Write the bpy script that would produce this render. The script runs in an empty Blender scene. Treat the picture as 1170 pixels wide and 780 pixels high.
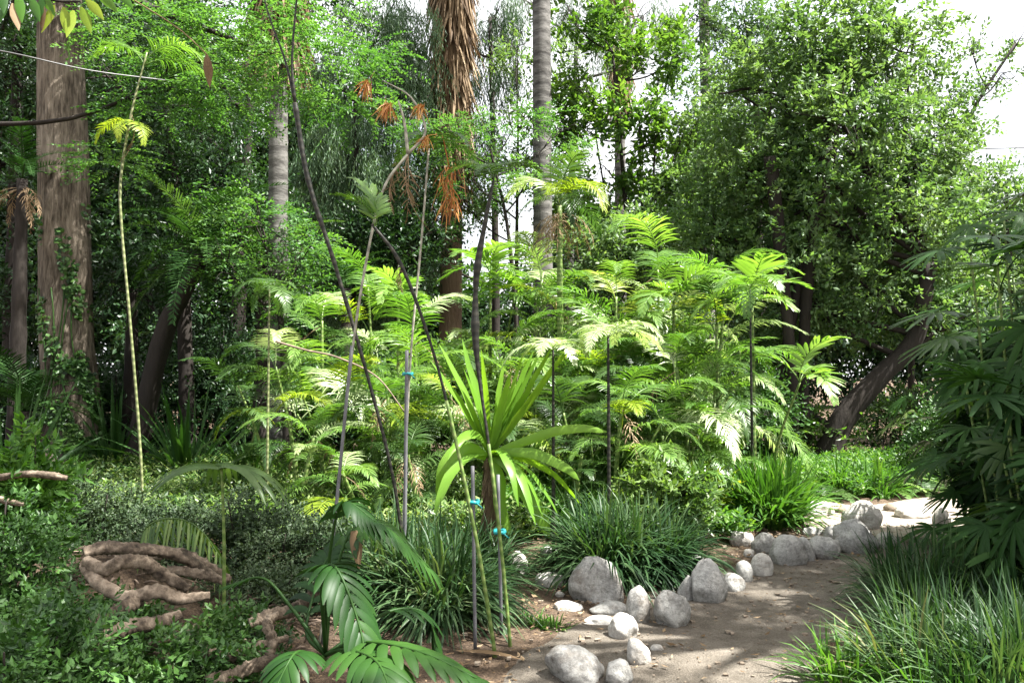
import bpy, math, random
import numpy as np
from mathutils import Vector, Matrix, noise as mnoise

# ------------------------------------------------------------------ camera, light, exposure
SC = bpy.context.scene
COL = SC.collection
CAM_H, FPX, PITCH = 1.6, 910.0, math.atan(40 / 910)
cam_d = bpy.data.cameras.new('camera'); cam_d.sensor_width = 36; cam_d.lens = FPX / 1170 * 36
cam_d.clip_start = 0.05; cam_d.clip_end = 2000
cam = bpy.data.objects.new('camera', cam_d); COL.objects.link(cam)
cam.location = (0, 0, CAM_H); cam.rotation_euler = (math.pi / 2 + PITCH, 0, 0)
SC.camera = cam
SUN_AZ, SUN_EL = math.radians(106), math.radians(60)          # azimuth from +Y towards +X
SUN = Vector((math.sin(SUN_AZ) * math.cos(SUN_EL), math.cos(SUN_AZ) * math.cos(SUN_EL), math.sin(SUN_EL)))
W = bpy.data.worlds.new("World"); SC.world = W; W.use_nodes = True
nt = W.node_tree
sky = nt.nodes.new('ShaderNodeTexSky'); sky.sky_type = 'NISHITA'; sky.sun_disc = False
sky.sun_elevation = SUN_EL; sky.sun_rotation = SUN_AZ
sky.air_density = 1.0; sky.dust_density = 7.0; sky.ozone_density = 0.3
bg = nt.nodes['Background']; bg.inputs[1].default_value = 0.12
# thin bright cloud veil over the blue, broken by a few clearer patches
tcw = nt.nodes.new('ShaderNodeTexCoord'); nzw = nt.nodes.new('ShaderNodeTexNoise'); nzw.inputs['Scale'].default_value = 3.2; nzw.inputs['Detail'].default_value = 6
nt.links.new(tcw.outputs['Generated'], nzw.inputs['Vector'])
crw = nt.nodes.new('ShaderNodeValToRGB'); crw.color_ramp.elements[0].position = 0.30; crw.color_ramp.elements[1].position = 0.50
crw.color_ramp.elements[0].color = (.35, .35, .35, 1); crw.color_ramp.elements[1].color = (.92, .92, .92, 1); nt.links.new(nzw.outputs['Fac'], crw.inputs[0])
mxw = nt.nodes.new('ShaderNodeMix'); mxw.data_type = 'RGBA'; nt.links.new(crw.outputs[0], mxw.inputs[0]); nt.links.new(sky.outputs[0], mxw.inputs[6]); mxw.inputs[7].default_value = (3.0, 3.0, 3.05, 1)
nt.links.new(mxw.outputs[2], bg.inputs[0])
sl = bpy.data.lights.new('sun', 'SUN'); sl.energy = 5.0; sl.angle = math.radians(0.5); sl.color = (1, 0.975, 0.93)
so = bpy.data.objects.new('sun', sl); COL.objects.link(so)
so.rotation_euler = SUN.to_track_quat('Z', 'Y').to_euler(); so.location = (8, 14, 30)
vs = SC.view_settings
vs.view_transform = 'Standard'; vs.look = 'None'; vs.gamma = 1; vs.use_curve_mapping = False
vs.exposure = 2.35
cy = SC.cycles
cy.max_bounces = 7; cy.diffuse_bounces = 4; cy.glossy_bounces = 2; cy.transmission_bounces = 5; cy.transparent_max_bounces = 4
cy.caustics_reflective = False; cy.caustics_refractive = False
cy.use_denoising = True
cy.sample_clamp_indirect = 8

# ------------------------------------------------------------------ helpers
rng = np.random.default_rng(7)
random.seed(7)
R = math.radians
UP = np.array([0, 0, 1.0])

def at(px, py, d):
    """point at forward distance d seen at photo pixel (px,py)"""
    a = (px - 585) / FPX; b = -(py - 390) / FPX
    v = np.array([a, math.cos(PITCH) - b * math.sin(PITCH), math.sin(PITCH) + b * math.cos(PITCH)])
    v *= d / v[1]
    return v + np.array([0, 0, CAM_H])

def ghit(px, py):
    a = (px - 585) / FPX; b = -(py - 390) / FPX
    v = np.array([a, math.cos(PITCH) - b * math.sin(PITCH), math.sin(PITCH) + b * math.cos(PITCH)])
    v *= -CAM_H / v[2]
    return np.array([v[0], v[1], 0.0])

def xat(px, d): return (px - 585) / FPX * d
def nrm(a): return a / np.maximum(np.linalg.norm(a, axis=-1, keepdims=True), 1e-9)

PATHC = np.array([(0.45, 1.0), (0.7, 3.2), (0.85, 4.4), (1.55, 5.6), (2.6, 6.7), (3.6, 7.7), (4.5, 8.7), (5.6, 9.6), (8, 10.6), (14, 12)])
PATHW = np.array([0.9, 0.85, 0.8, 0.62, 0.58, 0.75, 1.0, 0.9, 0.8, 0.8])
def pathdist(x, y):
    """signed-ish distance from the path edge (negative inside), vectorised"""
    x = np.asarray(x, float); y = np.asarray(y, float)
    best = np.full(x.shape, 1e9)
    for i in range(len(PATHC) - 1):
        a, b = PATHC[i], PATHC[i + 1]; ab = b - a
        t = np.clip(((x - a[0]) * ab[0] + (y - a[1]) * ab[1]) / (ab @ ab), 0, 1)
        dd = np.hypot(x - a[0] - t * ab[0], y - a[1] - t * ab[1]) - (PATHW[i] * (1 - t) + PATHW[i + 1] * t)
        best = np.minimum(best, dd)
    # the bright side arm by the far boulders
    a = np.array((3.9, 8.3)); b = np.array((3.5, 10.4)); ab = b - a
    t = np.clip(((x - a[0]) * ab[0] + (y - a[1]) * ab[1]) / (ab @ ab), 0, 1)
    return np.minimum(best, np.hypot(x - a[0] - t * ab[0], y - a[1] - t * ab[1]) - 0.55)
def sn(x, y, f, p=0.0):
    return (np.sin(x * f + 1.3 + p) * np.cos(y * f * 1.13 + 0.7 * p) + np.sin((x + y) * f * 0.71 + 2.1 * p) * 0.7 + np.sin((x * 1.7 - y * 1.1) * f + p) * 0.5) / 2.2
def gz(x, y):
    x = np.asarray(x, float); y = np.asarray(y, float)
    e = np.clip((pathdist(x, y) - 0.12) / 1.2, 0, 1)
    h = e * (0.035 + 0.03 * sn(x, y, 2.1) + 0.012 * sn(x, y, 7.3, 1.1))
    far = np.clip((y - 9) / 10, 0, 1)
    h += e * far * 0.25 * (0.6 + 0.4 * sn(x, y, 0.5, 2.0))
    h += 0.35 * np.clip((-x - 1.6) / 2.5, 0, 1) * np.clip((6.5 - y) / 3, 0, 1) * 0.3
    return h
def gp(x, y, dz=0.0): return (float(x), float(y), float(gz(x, y)) + dz)

class MB:
    """collects quads; build() links ONE mesh object"""
    def __init__(s): s.v = []; s.f = []; s.a = []; s.sm = []; s.n = 0
    def add(s, V, F, val=0.5, smooth=False):
        V = np.asarray(V, float).reshape(-1, 3); F = np.asarray(F, np.int64).reshape(-1, 4)
        s.v.append(V); s.f.append(F + s.n); s.n += len(V)
        if np.ndim(val) == 0: val = np.full(len(F), float(val))
        s.a.append(np.asarray(val, float)); s.sm.append(np.full(len(F), smooth)); return s
    def mesh(s, name, mat):
        V = np.concatenate(s.v); F = np.concatenate(s.f); A = np.concatenate(s.a); S = np.concatenate(s.sm)
        me = bpy.data.meshes.new(name)
        me.vertices.add(len(V)); me.vertices.foreach_set('co', V.astype(np.float32).ravel())
        me.loops.add(F.size); me.loops.foreach_set('vertex_index', F.astype(np.int32).ravel())
        me.polygons.add(len(F)); me.polygons.foreach_set('loop_start', (np.arange(len(F)) * 4).astype(np.int32))
        me.polygons.foreach_set('use_smooth', S)
        at_ = me.attributes.new('v', 'FLOAT', 'FACE'); at_.data.foreach_set('value', A.astype(np.float32))
        me.update(calc_edges=True)
        me.materials.append(mat); return me
    def build(s, name, mat, parent=None, loc=None):
        return obj(name, s.mesh(name, mat), parent, loc)

def obj(name, me, parent=None, loc=None):
    o = bpy.data.objects.new(name, me); COL.objects.link(o)
    if parent: o.parent = parent
    if loc is not None: o.location = [float(c) for c in loc]
    return o
def tag(o, label, cat, group=None):
    o['label'] = label; o['category'] = cat
    if group: o['group'] = group
    return o
def thing(name, label, cat, loc=(0, 0, 0), rz=0.0, group=None):
    o = bpy.data.objects.new(name, None); COL.objects.link(o); o.empty_display_size = 0.2
    o.location = [float(c) for c in loc]; o.rotation_euler = (0, 0, rz)
    return tag(o, label, cat, group)
def struct(o, kind='structure'): o['kind'] = kind; return o

def strips(mb, base, d, side, L, Wd, droop, prof, segs=4, fold=0.0, val=None, wav=0.0):
    """N curved blades; prof = width profile sampled at segs+1 points"""
    base = np.array(base, float); N = len(base)
    d = nrm(np.array(d, float)); side = np.array(side, float)
    side = nrm(side - d * (side * d).sum(1, keepdims=True))
    L = np.broadcast_to(np.asarray(L, float), (N,)); Wd = np.broadcast_to(np.asarray(Wd, float), (N,)); droop = np.broadcast_to(np.asarray(droop, float), (N,))
    K = 3 if fold else 2
    V = np.zeros((N, segs + 1, K, 3)); pos = base.copy()
    for k in range(segs + 1):
        w = (Wd * prof[k] / 2)[:, None]
        if fold:
            nn = np.cross(side, d)
            V[:, k, 0] = pos - side * w + nn * w * fold; V[:, k, 1] = pos; V[:, k, 2] = pos + side * w + nn * w * fold
        else:
            V[:, k, 0] = pos - side * w; V[:, k, 1] = pos + side * w
        if wav: V[:, k] += (rng.normal(size=(N, 1, 3)) * (wav * L[:, None, None]))
        pos = pos + d * (L / segs)[:, None]
        d = nrm(d + np.array([0, 0, -1.0]) * (droop / segs)[:, None])
        side = nrm(side - d * (side * d).sum(1, keepdims=True))
    idx = np.arange(N * (segs + 1) * K).reshape(N, segs + 1, K)
    F = []
    for j in range(K - 1):
        F.append(np.stack([idx[:, :-1, j], idx[:, :-1, j + 1], idx[:, 1:, j + 1], idx[:, 1:, j]], -1))
    F = np.stack(F, 2).reshape(-1, 4)
    if val is None: val = rng.random(N)
    mb.add(V.reshape(-1, 3), F, np.repeat(np.broadcast_to(val, (N,)), segs * (K - 1)), smooth=bool(fold) or segs > 2)

def diamonds(mb, base, d, side, L, Wd, bend=0.15, val=None):
    base = np.asarray(base, float); N = len(base); d = nrm(d); side = nrm(side - d * (side * d).sum(1, keepdims=True))
    L = np.broadcast_to(np.asarray(L, float), (N,))[:, None]; Wd = np.broadcast_to(np.asarray(Wd, float), (N,))[:, None]
    nn = np.cross(side, d); mid = base + d * L * 0.45
    V = np.stack([base, mid - side * Wd / 2 + nn * Wd * bend, base + d * L + nn * L * 0.0, mid + side * Wd / 2 + nn * Wd * bend], 1)
    F = np.arange(N * 4).reshape(N, 4)
    if val is None: val = rng.random(N)
    mb.add(V.reshape(-1, 3), F, val)

def smooth_path(pts, n):
    """Catmull-Rom through pts"""
    P = np.array(pts, float)
    if len(P) == 2: return P[0] + (P[1] - P[0]) * np.linspace(0, 1, n)[:, None]
    Q = np.vstack([2 * P[0] - P[1], P, 2 * P[-1] - P[-2]])
    u = np.linspace(0, len(P) - 1 - 1e-6, n); i = u.astype(int); t = (u - i)[:, None]
    a, b, c, d = Q[i], Q[i + 1], Q[i + 2], Q[i + 3]
    return 0.5 * (2 * b + (c - a) * t + (2 * a - 5 * b + 4 * c - d) * t ** 2 + (3 * b - a - 3 * c + d) * t ** 3)

def tube(mb, P, r, sides=8, rough=0.0, val=0.5, ring=0.0, ringn=0, cap=True, ang=None):
    P = np.asarray(P, float); n = len(P); r = np.broadcast_to(np.asarray(r, float), (n,)).copy()
    T = nrm(np.gradient(P, axis=0)); a = np.array([1, 0, 0.0]) if abs(T[0, 0]) < 0.8 else np.array([0, 1, 0.0])
    S = np.zeros((n, 3)); s = nrm(a - T[0] * (a @ T[0]))
    for i in range(n):
        s = nrm(s - T[i] * (s @ T[i])); S[i] = s
    B = np.cross(T, S)
    th = np.linspace(0, 2 * np.pi, sides, endpoint=False)
    if ringn:
        ph = np.arange(n) % ringn; r = r * np.where(ph == 0, 1 + ring, 1.0)
    rr = r[:, None] * np.ones(sides)
    if rough:
        ph1 = rng.random() * 6
        rr = rr * (1 + rough * (np.sin(3 * th + ph1)[None] * 0.5 + np.sin(5 * th[None] + np.arange(n)[:, None] * 0.35 + ph1) * 0.35 + rng.normal(size=(n, sides)) * 0.25))
    V = P[:, None] + (S[:, None] * np.cos(th)[None, :, None] + B[:, None] * np.sin(th)[None, :, None]) * rr[..., None]
    if cap:
        V = np.concatenate([P[:1, None] + 0 * V[:1] + (V[:1] - P[:1, None]) * 0.02, V, P[-1:, None] + (V[-1:] - P[-1:, None]) * 0.02]); n += 2
    idx = np.arange(n * sides).reshape(n, sides); nx = np.roll(idx, -1, 1)
    F = np.stack([idx[:-1], nx[:-1], nx[1:], idx[1:]], -1).reshape(-1, 4)
    mb.add(V.reshape(-1, 3), F, val, smooth=True)

# ------------------------------------------------------------------ materials
def newmat(name):
    m = bpy.data.materials.new(name); m.use_nodes = True
    t = m.node_tree; b = t.nodes['Principled BSDF']; return m, t, b, t.nodes['Material Output']
def nd(t, k, **kw):
    n = t.nodes.new(k)
    for a, b in kw.items(): setattr(n, a, b)
    return n
def ramp(t, cols, pos=None):
    n = nd(t, 'ShaderNodeValToRGB'); e = n.color_ramp.elements
    pos = pos or [i / (len(cols) - 1) for i in range(len(cols))]
    while len(e) < len(cols): e.new(0.5)
    for q, c, p in zip(e, cols, pos): q.position = p; q.color = (*c, 1)
    return n
def leafmat(name, cols, trans=0.4, rough=0.4, tint=(1.25, 1.35, 0.5), spec=0.3, nscale=1.3, pos=None):
    """cols: colours across the leaf-to-leaf variation v"""
    m, t, b, out = newmat(name)
    A = nd(t, 'ShaderNodeAttribute', attribute_name='v')
    N = nd(t, 'ShaderNodeTexNoise'); N.inputs['Scale'].default_value = nscale; N.inputs['Detail'].default_value = 3
    G = nd(t, 'ShaderNodeNewGeometry'); t.links.new(G.outputs['Position'], N.inputs['Vector'])
    oi = nd(t, 'ShaderNodeObjectInfo')
    ad = nd(t, 'ShaderNodeMath', operation='MULTIPLY_ADD'); t.links.new(N.outputs['Fac'], ad.inputs[0]); ad.inputs[1].default_value = 0.8
    ad2 = nd(t, 'ShaderNodeMath', operation='MULTIPLY_ADD'); t.links.new(A.outputs['Fac'], ad2.inputs[0]); ad2.inputs[1].default_value = 0.75
    ad2.inputs[2].default_value = -0.28; t.links.new(ad2.outputs[0], ad.inputs[2])
    cr = ramp(t, cols, pos); t.links.new(ad.outputs[0], cr.inputs[0])
    t.links.new(cr.outputs[0], b.inputs['Base Color'])
    b.inputs['Roughness'].default_value = rough; b.inputs['Specular IOR Level'].default_value = spec
    tr = nd(t, 'ShaderNodeBsdfTranslucent')
    mx = nd(t, 'ShaderNodeMix', data_type='RGBA', blend_type='MULTIPLY'); mx.inputs[0].default_value = 1
    t.links.new(cr.outputs[0], mx.inputs[6]); mx.inputs[7].default_value = (*tint, 1); t.links.new(mx.outputs[2], tr.inputs['Color'])
    ms = nd(t, 'ShaderNodeMixShader'); ms.inputs[0].default_value = trans
    t.links.new(b.outputs[0], ms.inputs[1]); t.links.new(tr.outputs[0], ms.inputs[2]); t.links.new(ms.outputs[0], out.inputs[0])
    return m
def barkmat(name, cols, scale=(6, 6, 1.2), bump=0.6, dist=0.02, rings=0.0, rough=0.85, pos=None, rk=0.18):
    m, t, b, out = newmat(name)
    tc = nd(t, 'ShaderNodeTexCoord'); mp = nd(t, 'ShaderNodeMapping'); mp.inputs['Scale'].default_value = scale
    t.links.new(tc.outputs['Object'], mp.inputs[0])
    N = nd(t, 'ShaderNodeTexNoise'); N.inputs['Scale'].default_value = 2.5; N.inputs['Detail'].default_value = 8; N.inputs['Roughness'].default_value = 0.65
    t.links.new(mp.outputs[0], N.inputs['Vector']); h = N.outputs['Fac']
    N2 = nd(t, 'ShaderNodeTexNoise'); N2.inputs['Scale'].default_value = 0.9; t.links.new(tc.outputs['Object'], N2.inputs['Vector'])
    a = nd(t, 'ShaderNodeMath', operation='MULTIPLY_ADD'); t.links.new(h, a.inputs[0]); a.inputs[1].default_value = 0.9
    a2 = nd(t, 'ShaderNodeMath', operation='MULTIPLY_ADD'); t.links.new(N2.outputs['Fac'], a2.inputs[0]); a2.inputs[1].default_value = 0.7; a2.inputs[2].default_value = -0.3
    t.links.new(a2.outputs[0], a.inputs[2]); f = a.outputs[0]
    if rings:
        wv = nd(t, 'ShaderNodeTexWave', bands_direction='Z'); wv.inputs['Scale'].default_value = rings; wv.inputs['Distortion'].default_value = 1.2; wv.inputs['Detail'].default_value = 2
        t.links.new(tc.outputs['Object'], wv.inputs['Vector'])
        q = nd(t, 'ShaderNodeMath', operation='MULTIPLY_ADD'); t.links.new(wv.outputs['Fac'], q.inputs[0]); q.inputs[1].default_value = rk; t.links.new(f, q.inputs[2])
        q2 = nd(t, 'ShaderNodeMath', operation='SUBTRACT'); t.links.new(q.outputs[0], q2.inputs[0]); q2.inputs[1].default_value = rk * 0.5; f = q2.outputs[0]
    cr = ramp(t, cols, pos); t.links.new(f, cr.inputs[0]); t.links.new(cr.outputs[0], b.inputs['Base Color'])
    bp = nd(t, 'ShaderNodeBump'); bp.inputs['Strength'].default_value = bump; bp.inputs['Distance'].default_value = dist
    t.links.new(f, bp.inputs['Height']); t.links.new(bp.outputs[0], b.inputs['Normal'])
    b.inputs['Roughness'].default_value = rough; b.inputs['Specular IOR Level'].default_value = 0.25
    return m
def groundmat(name, cols, pos, fine=60, pebble=True):
    m, t, b, out = newmat(name); G = nd(t, 'ShaderNodeNewGeometry')
    def nz(s, d=6, r=0.6):
        n = nd(t, 'ShaderNodeTexNoise'); n.inputs['Scale'].default_value = s; n.inputs['Detail'].default_value = d; n.inputs['Roughness'].default_value = r
        t.links.new(G.outputs['Position'], n.inputs['Vector']); return n.outputs['Fac']
    a = nd(t, 'ShaderNodeMath', operation='MULTIPLY_ADD'); t.links.new(nz(0.9), a.inputs[0]); a.inputs[1].default_value = 0.6
    a2 = nd(t, 'ShaderNodeMath', operation='MULTIPLY_ADD'); t.links.new(nz(7, 8, 0.7), a2.inputs[0]); a2.inputs[1].default_value = 0.7; a2.inputs[2].default_value = -0.38
    t.links.new(a2.outputs[0], a.inputs[2])
    a3 = nd(t, 'ShaderNodeMath', operation='MULTIPLY_ADD'); t.links.new(nz(fine, 4, 0.7), a3.inputs[0]); a3.inputs[1].default_value = 0.75
    s = nd(t, 'ShaderNodeMath', operation='ADD'); s.inputs[1].default_value = -0.325; t.links.new(a.outputs[0], s.inputs[0]); t.links.new(s.outputs[0], a3.inputs[2])
    cr = ramp(t, cols, pos); t.links.new(a3.outputs[0], cr.inputs[0]); t.links.new(cr.outputs[0], b.inputs['Base Color'])
    bp = nd(t, 'ShaderNodeBump'); bp.inputs['Strength'].default_value = 1.0; bp.inputs['Distance'].default_value = 0.035
    t.links.new(a3.outputs[0], bp.inputs['Height']); t.links.new(bp.outputs[0], b.inputs['Normal'])
    b.inputs['Roughness'].default_value = 0.95; b.inputs['Specular IOR Level'].default_value = 0.15
    return m
def plain(name, col, rough=0.6, spec=0.4, var=0.25, scale=12):
    m, t, b, out = newmat(name); tc = nd(t, 'ShaderNodeTexCoord'); n = nd(t, 'ShaderNodeTexNoise'); n.inputs['Scale'].default_value = scale; n.inputs['Detail'].default_value = 5
    t.links.new(tc.outputs['Object'], n.inputs['Vector'])
    cr = ramp(t, [tuple(c * (1 - var) for c in col), tuple(min(1, c * (1 + var)) for c in col)], [0.3, 0.7]); t.links.new(n.outputs['Fac'], cr.inputs[0])
    t.links.new(cr.outputs[0], b.inputs['Base Color']); b.inputs['Roughness'].default_value = rough; b.inputs['Specular IOR Level'].default_value = spec
    return m

M = {}
M['soil'] = groundmat('soil', [(0.045, 0.032, 0.022), (0.13, 0.092, 0.062), (0.22, 0.165, 0.115), (0.30, 0.235, 0.17)], [0.2, 0.42, 0.6, 0.8])
M['pathdirt'] = groundmat('path_dirt', [(0.11, 0.094, 0.074), (0.20, 0.175, 0.142), (0.28, 0.25, 0.207), (0.38, 0.345, 0.295)], [0.2, 0.42, 0.6, 0.8], 90)
M['paintgloss'] = leafmat('frond_painted_highlight', [(0.12, 0.18, 0.06), (0.28, 0.36, 0.16), (0.48, 0.54, 0.34)], 0.35, 0.35, (1.1, 1.2, 0.6), spec=0.6)  # gloss highlights on palm fronds, painted as a pale leaf colour
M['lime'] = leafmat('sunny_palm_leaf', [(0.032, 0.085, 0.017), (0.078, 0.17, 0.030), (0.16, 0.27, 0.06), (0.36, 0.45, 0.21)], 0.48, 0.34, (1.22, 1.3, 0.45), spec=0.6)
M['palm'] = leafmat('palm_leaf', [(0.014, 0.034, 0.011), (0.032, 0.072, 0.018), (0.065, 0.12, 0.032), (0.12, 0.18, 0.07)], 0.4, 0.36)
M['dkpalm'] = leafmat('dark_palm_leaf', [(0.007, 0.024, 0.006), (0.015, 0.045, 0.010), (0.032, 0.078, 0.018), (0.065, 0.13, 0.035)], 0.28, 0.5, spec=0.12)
M['pleat'] = leafmat('pleated_leaf', [(0.006, 0.022, 0.005), (0.014, 0.048, 0.008), (0.036, 0.092, 0.014)], 0.3, 0.48, spec=0.22)
M['strap'] = leafmat('strap_leaf', [(0.07, 0.17, 0.02), (0.13, 0.27, 0.03), (0.20, 0.34, 0.05)], 0.5, 0.35, (1.4, 1.3, 0.4))
M['lirio'] = leafmat('dark_grass_blade', [(0.005, 0.016, 0.007), (0.012, 0.034, 0.012), (0.028, 0.065, 0.022), (0.08, 0.13, 0.055), (0.25, 0.21, 0.11)], 0.3, 0.42, spec=0.2)
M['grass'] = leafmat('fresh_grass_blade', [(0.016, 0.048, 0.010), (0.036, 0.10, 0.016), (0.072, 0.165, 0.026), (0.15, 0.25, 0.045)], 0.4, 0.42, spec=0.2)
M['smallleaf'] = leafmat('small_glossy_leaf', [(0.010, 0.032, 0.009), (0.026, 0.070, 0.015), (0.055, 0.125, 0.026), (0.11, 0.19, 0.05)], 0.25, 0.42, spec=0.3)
M['boxleaf'] = leafmat('grey_green_leaf', [(0.010, 0.022, 0.010), (0.024, 0.045, 0.019), (0.05, 0.078, 0.035), (0.12, 0.14, 0.08)], 0.2, 0.5, spec=0.2)
M['feather'] = leafmat('feathery_leaf', [(0.024, 0.07, 0.020), (0.055, 0.14, 0.036), (0.10, 0.20, 0.055), (0.18, 0.29, 0.095)], 0.45, 0.45)
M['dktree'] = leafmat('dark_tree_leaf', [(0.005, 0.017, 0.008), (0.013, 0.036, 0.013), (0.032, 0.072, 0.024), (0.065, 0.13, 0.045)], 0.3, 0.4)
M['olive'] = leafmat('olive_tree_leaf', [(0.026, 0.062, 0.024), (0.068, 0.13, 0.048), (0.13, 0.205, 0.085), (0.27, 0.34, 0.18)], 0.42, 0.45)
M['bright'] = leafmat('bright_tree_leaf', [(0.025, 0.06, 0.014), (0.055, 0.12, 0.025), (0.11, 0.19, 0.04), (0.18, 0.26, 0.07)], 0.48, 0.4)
M['grey'] = leafmat('grey_conifer_leaf', [(0.024, 0.052, 0.028), (0.05, 0.10, 0.05), (0.10, 0.165, 0.08), (0.16, 0.23, 0.11)], 0.3, 0.5)
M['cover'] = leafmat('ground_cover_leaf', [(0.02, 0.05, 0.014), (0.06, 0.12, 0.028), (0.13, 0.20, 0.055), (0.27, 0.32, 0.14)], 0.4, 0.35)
M['yellow'] = leafmat('yellowing_leaf', [(0.12, 0.20, 0.02), (0.22, 0.30, 0.03), (0.35, 0.36, 0.05)], 0.5, 0.4)
M['dead'] = leafmat('dead_leaf', [(0.05, 0.03, 0.016), (0.13, 0.085, 0.045), (0.24, 0.17, 0.10), (0.36, 0.28, 0.18)], 0.2, 0.7, (1.2, 1, 0.8), 0.15)
M['fruit'] = leafmat('orange_fruit_strand', [(0.22, 0.075, 0.025), (0.42, 0.16, 0.035), (0.50, 0.30, 0.09)], 0.15, 0.5, (1, 1, 1), 0.3)
M['bigbark'] = barkmat('big_tree_bark', [(0.022, 0.017, 0.011), (0.085, 0.068, 0.05), (0.17, 0.14, 0.105), (0.29, 0.245, 0.19)], (9, 9, 1.3), 1.0, 0.08, pos=[0.30, 0.44, 0.56, 0.74])
M['darkbark'] = barkmat('dark_bark', [(0.006, 0.0045, 0.0035), (0.018, 0.014, 0.011), (0.042, 0.034, 0.027)], (8, 8, 1.5), 0.8, 0.02)
M['palmbark'] = barkmat('grey_palm_bark', [(0.025, 0.023, 0.021), (0.055, 0.052, 0.047), (0.105, 0.10, 0.092), (0.17, 0.162, 0.15)], (3, 3, 9), 0.7, 0.02, rings=1.4, pos=[0.25, 0.42, 0.58, 0.8])
M['thatch'] = barkmat('palm_thatch', [(0.03, 0.02, 0.013), (0.12, 0.08, 0.05), (0.25, 0.18, 0.12)], (14, 14, 1.2), 1.0, 0.05)
M['root'] = barkmat('root_bark', [(0.015, 0.011, 0.008), (0.09, 0.068, 0.048), (0.24, 0.19, 0.14), (0.42, 0.36, 0.28)], (9, 9, 9), 0.9, 0.012, pos=[0.25, 0.42, 0.6, 0.85])
M['canegreen'] = barkmat('green_cane', [(0.05, 0.09, 0.02), (0.10, 0.16, 0.035), (0.22, 0.25, 0.10)], (4, 4, 14), 0.3, 0.004, rings=5, rough=0.5, rk=0.5)
M['canedark'] = barkmat('dark_cane', [(0.005, 0.006, 0.004), (0.014, 0.014, 0.010), (0.045, 0.040, 0.028)], (4, 4, 20), 0.4, 0.004, rings=6, rough=0.55, rk=0.5)
M['canepale'] = barkmat('pale_cane', [(0.12, 0.115, 0.09), (0.25, 0.24, 0.19), (0.40, 0.38, 0.31)], (6, 6, 12), 0.3, 0.003, rings=4, rough=0.6, rk=0.4)
M['caneyellow'] = barkmat('yellow_green_cane', [(0.06, 0.075, 0.03), (0.13, 0.15, 0.06), (0.26, 0.27, 0.15)], (6, 6, 18), 0.3, 0.003, rings=5, rough=0.5, rk=0.5)
M['stake'] = plain('galvanised_stake', (0.10, 0.10, 0.105), 0.55, 0.4)
M['tie'] = plain('teal_tape', (0.01, 0.24, 0.25), 0.4, 0.5, 0.15)
M['twig'] = plain('twig', (0.16, 0.12, 0.09), 0.8, 0.2, 0.4)
M['wire'] = plain('wire', (0.12, 0.12, 0.12), 0.5, 0.5)

def rockmat(name, cols, pos, spot=0.35):
    m, t, b, out = newmat(name); tc = nd(t, 'ShaderNodeTexCoord'); oi = nd(t, 'ShaderNodeObjectInfo')
    sh = nd(t, 'ShaderNodeVectorMath', operation='ADD'); t.links.new(tc.outputs['Object'], sh.inputs[0])
    cx = nd(t, 'ShaderNodeCombineXYZ')
    mu = nd(t, 'ShaderNodeMath', operation='MULTIPLY'); mu.inputs[1].default_value = 37; t.links.new(oi.outputs['Random'], mu.inputs[0])
    t.links.new(mu.outputs[0], cx.inputs[0]); t.links.new(mu.outputs[0], cx.inputs[1]); t.links.new(cx.outputs[0], sh.inputs[1])
    def nz(s, d=8, r=0.6):
        n = nd(t, 'ShaderNodeTexNoise'); n.inputs['Scale'].default_value = s; n.inputs['Detail'].default_value = d; n.inputs['Roughness'].default_value = r
        t.links.new(sh.outputs[0], n.inputs['Vector']); return n.outputs['Fac']
    a = nd(t, 'ShaderNodeMath', operation='MULTIPLY_ADD'); t.links.new(nz(5), a.inputs[0]); a.inputs[1].default_value = 0.7
    a2 = nd(t, 'ShaderNodeMath', operation='MULTIPLY_ADD'); t.links.new(nz(45, 6, 0.75), a2.inputs[0]); a2.inputs[1].default_value = 0.7; a2.inputs[2].default_value = -0.2
    t.links.new(a2.outputs[0], a.inputs[2])
    cr = ramp(t, cols, pos); t.links.new(a.outputs[0], cr.inputs[0])
    st = ramp(t, [(0, 0, 0), (1, 1, 1)], [0.56, 0.68]); t.links.new(nz(3.2, 7, 0.65), st.inputs[0])
    mx = nd(t, 'ShaderNodeMix', data_type='RGBA'); t.links.new(cr.outputs[0], mx.inputs[6]); mx.inputs[7].default_value = (0.13, 0.10, 0.07, 1)
    ml = nd(t, 'ShaderNodeMath', operation='MULTIPLY'); ml.inputs[1].default_value = spot; t.links.new(st.outputs[0], ml.inputs[0]); t.links.new(ml.outputs[0], mx.inputs[0])
    t.links.new(mx.outputs[2], b.inputs['Base Color'])
    bp = nd(t, 'ShaderNodeBump'); bp.inputs['Strength'].default_value = 0.9; bp.inputs['Distance'].default_value = 0.02
    t.links.new(a.outputs[0], bp.inputs['Height']); t.links.new(bp.outputs[0], b.inputs['Normal'])
    b.inputs['Roughness'].default_value = 0.85; b.inputs['Specular IOR Level'].default_value = 0.25
    return m
M['rock'] = rockmat('grey_stone', [(0.08, 0.076, 0.066), (0.22, 0.215, 0.20), (0.36, 0.355, 0.33), (0.50, 0.49, 0.46)], [0.3, 0.44, 0.58, 0.76], 0.7)
M['rockw'] = rockmat('pale_stone', [(0.20, 0.185, 0.16), (0.42, 0.40, 0.36), (0.62, 0.60, 0.56)], [0.3, 0.5, 0.72], 0.45)
M['rockb'] = rockmat('brown_stone', [(0.09, 0.07, 0.05), (0.20, 0.16, 0.12), (0.32, 0.27, 0.21)], [0.28, 0.5, 0.75], 0.5)

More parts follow.
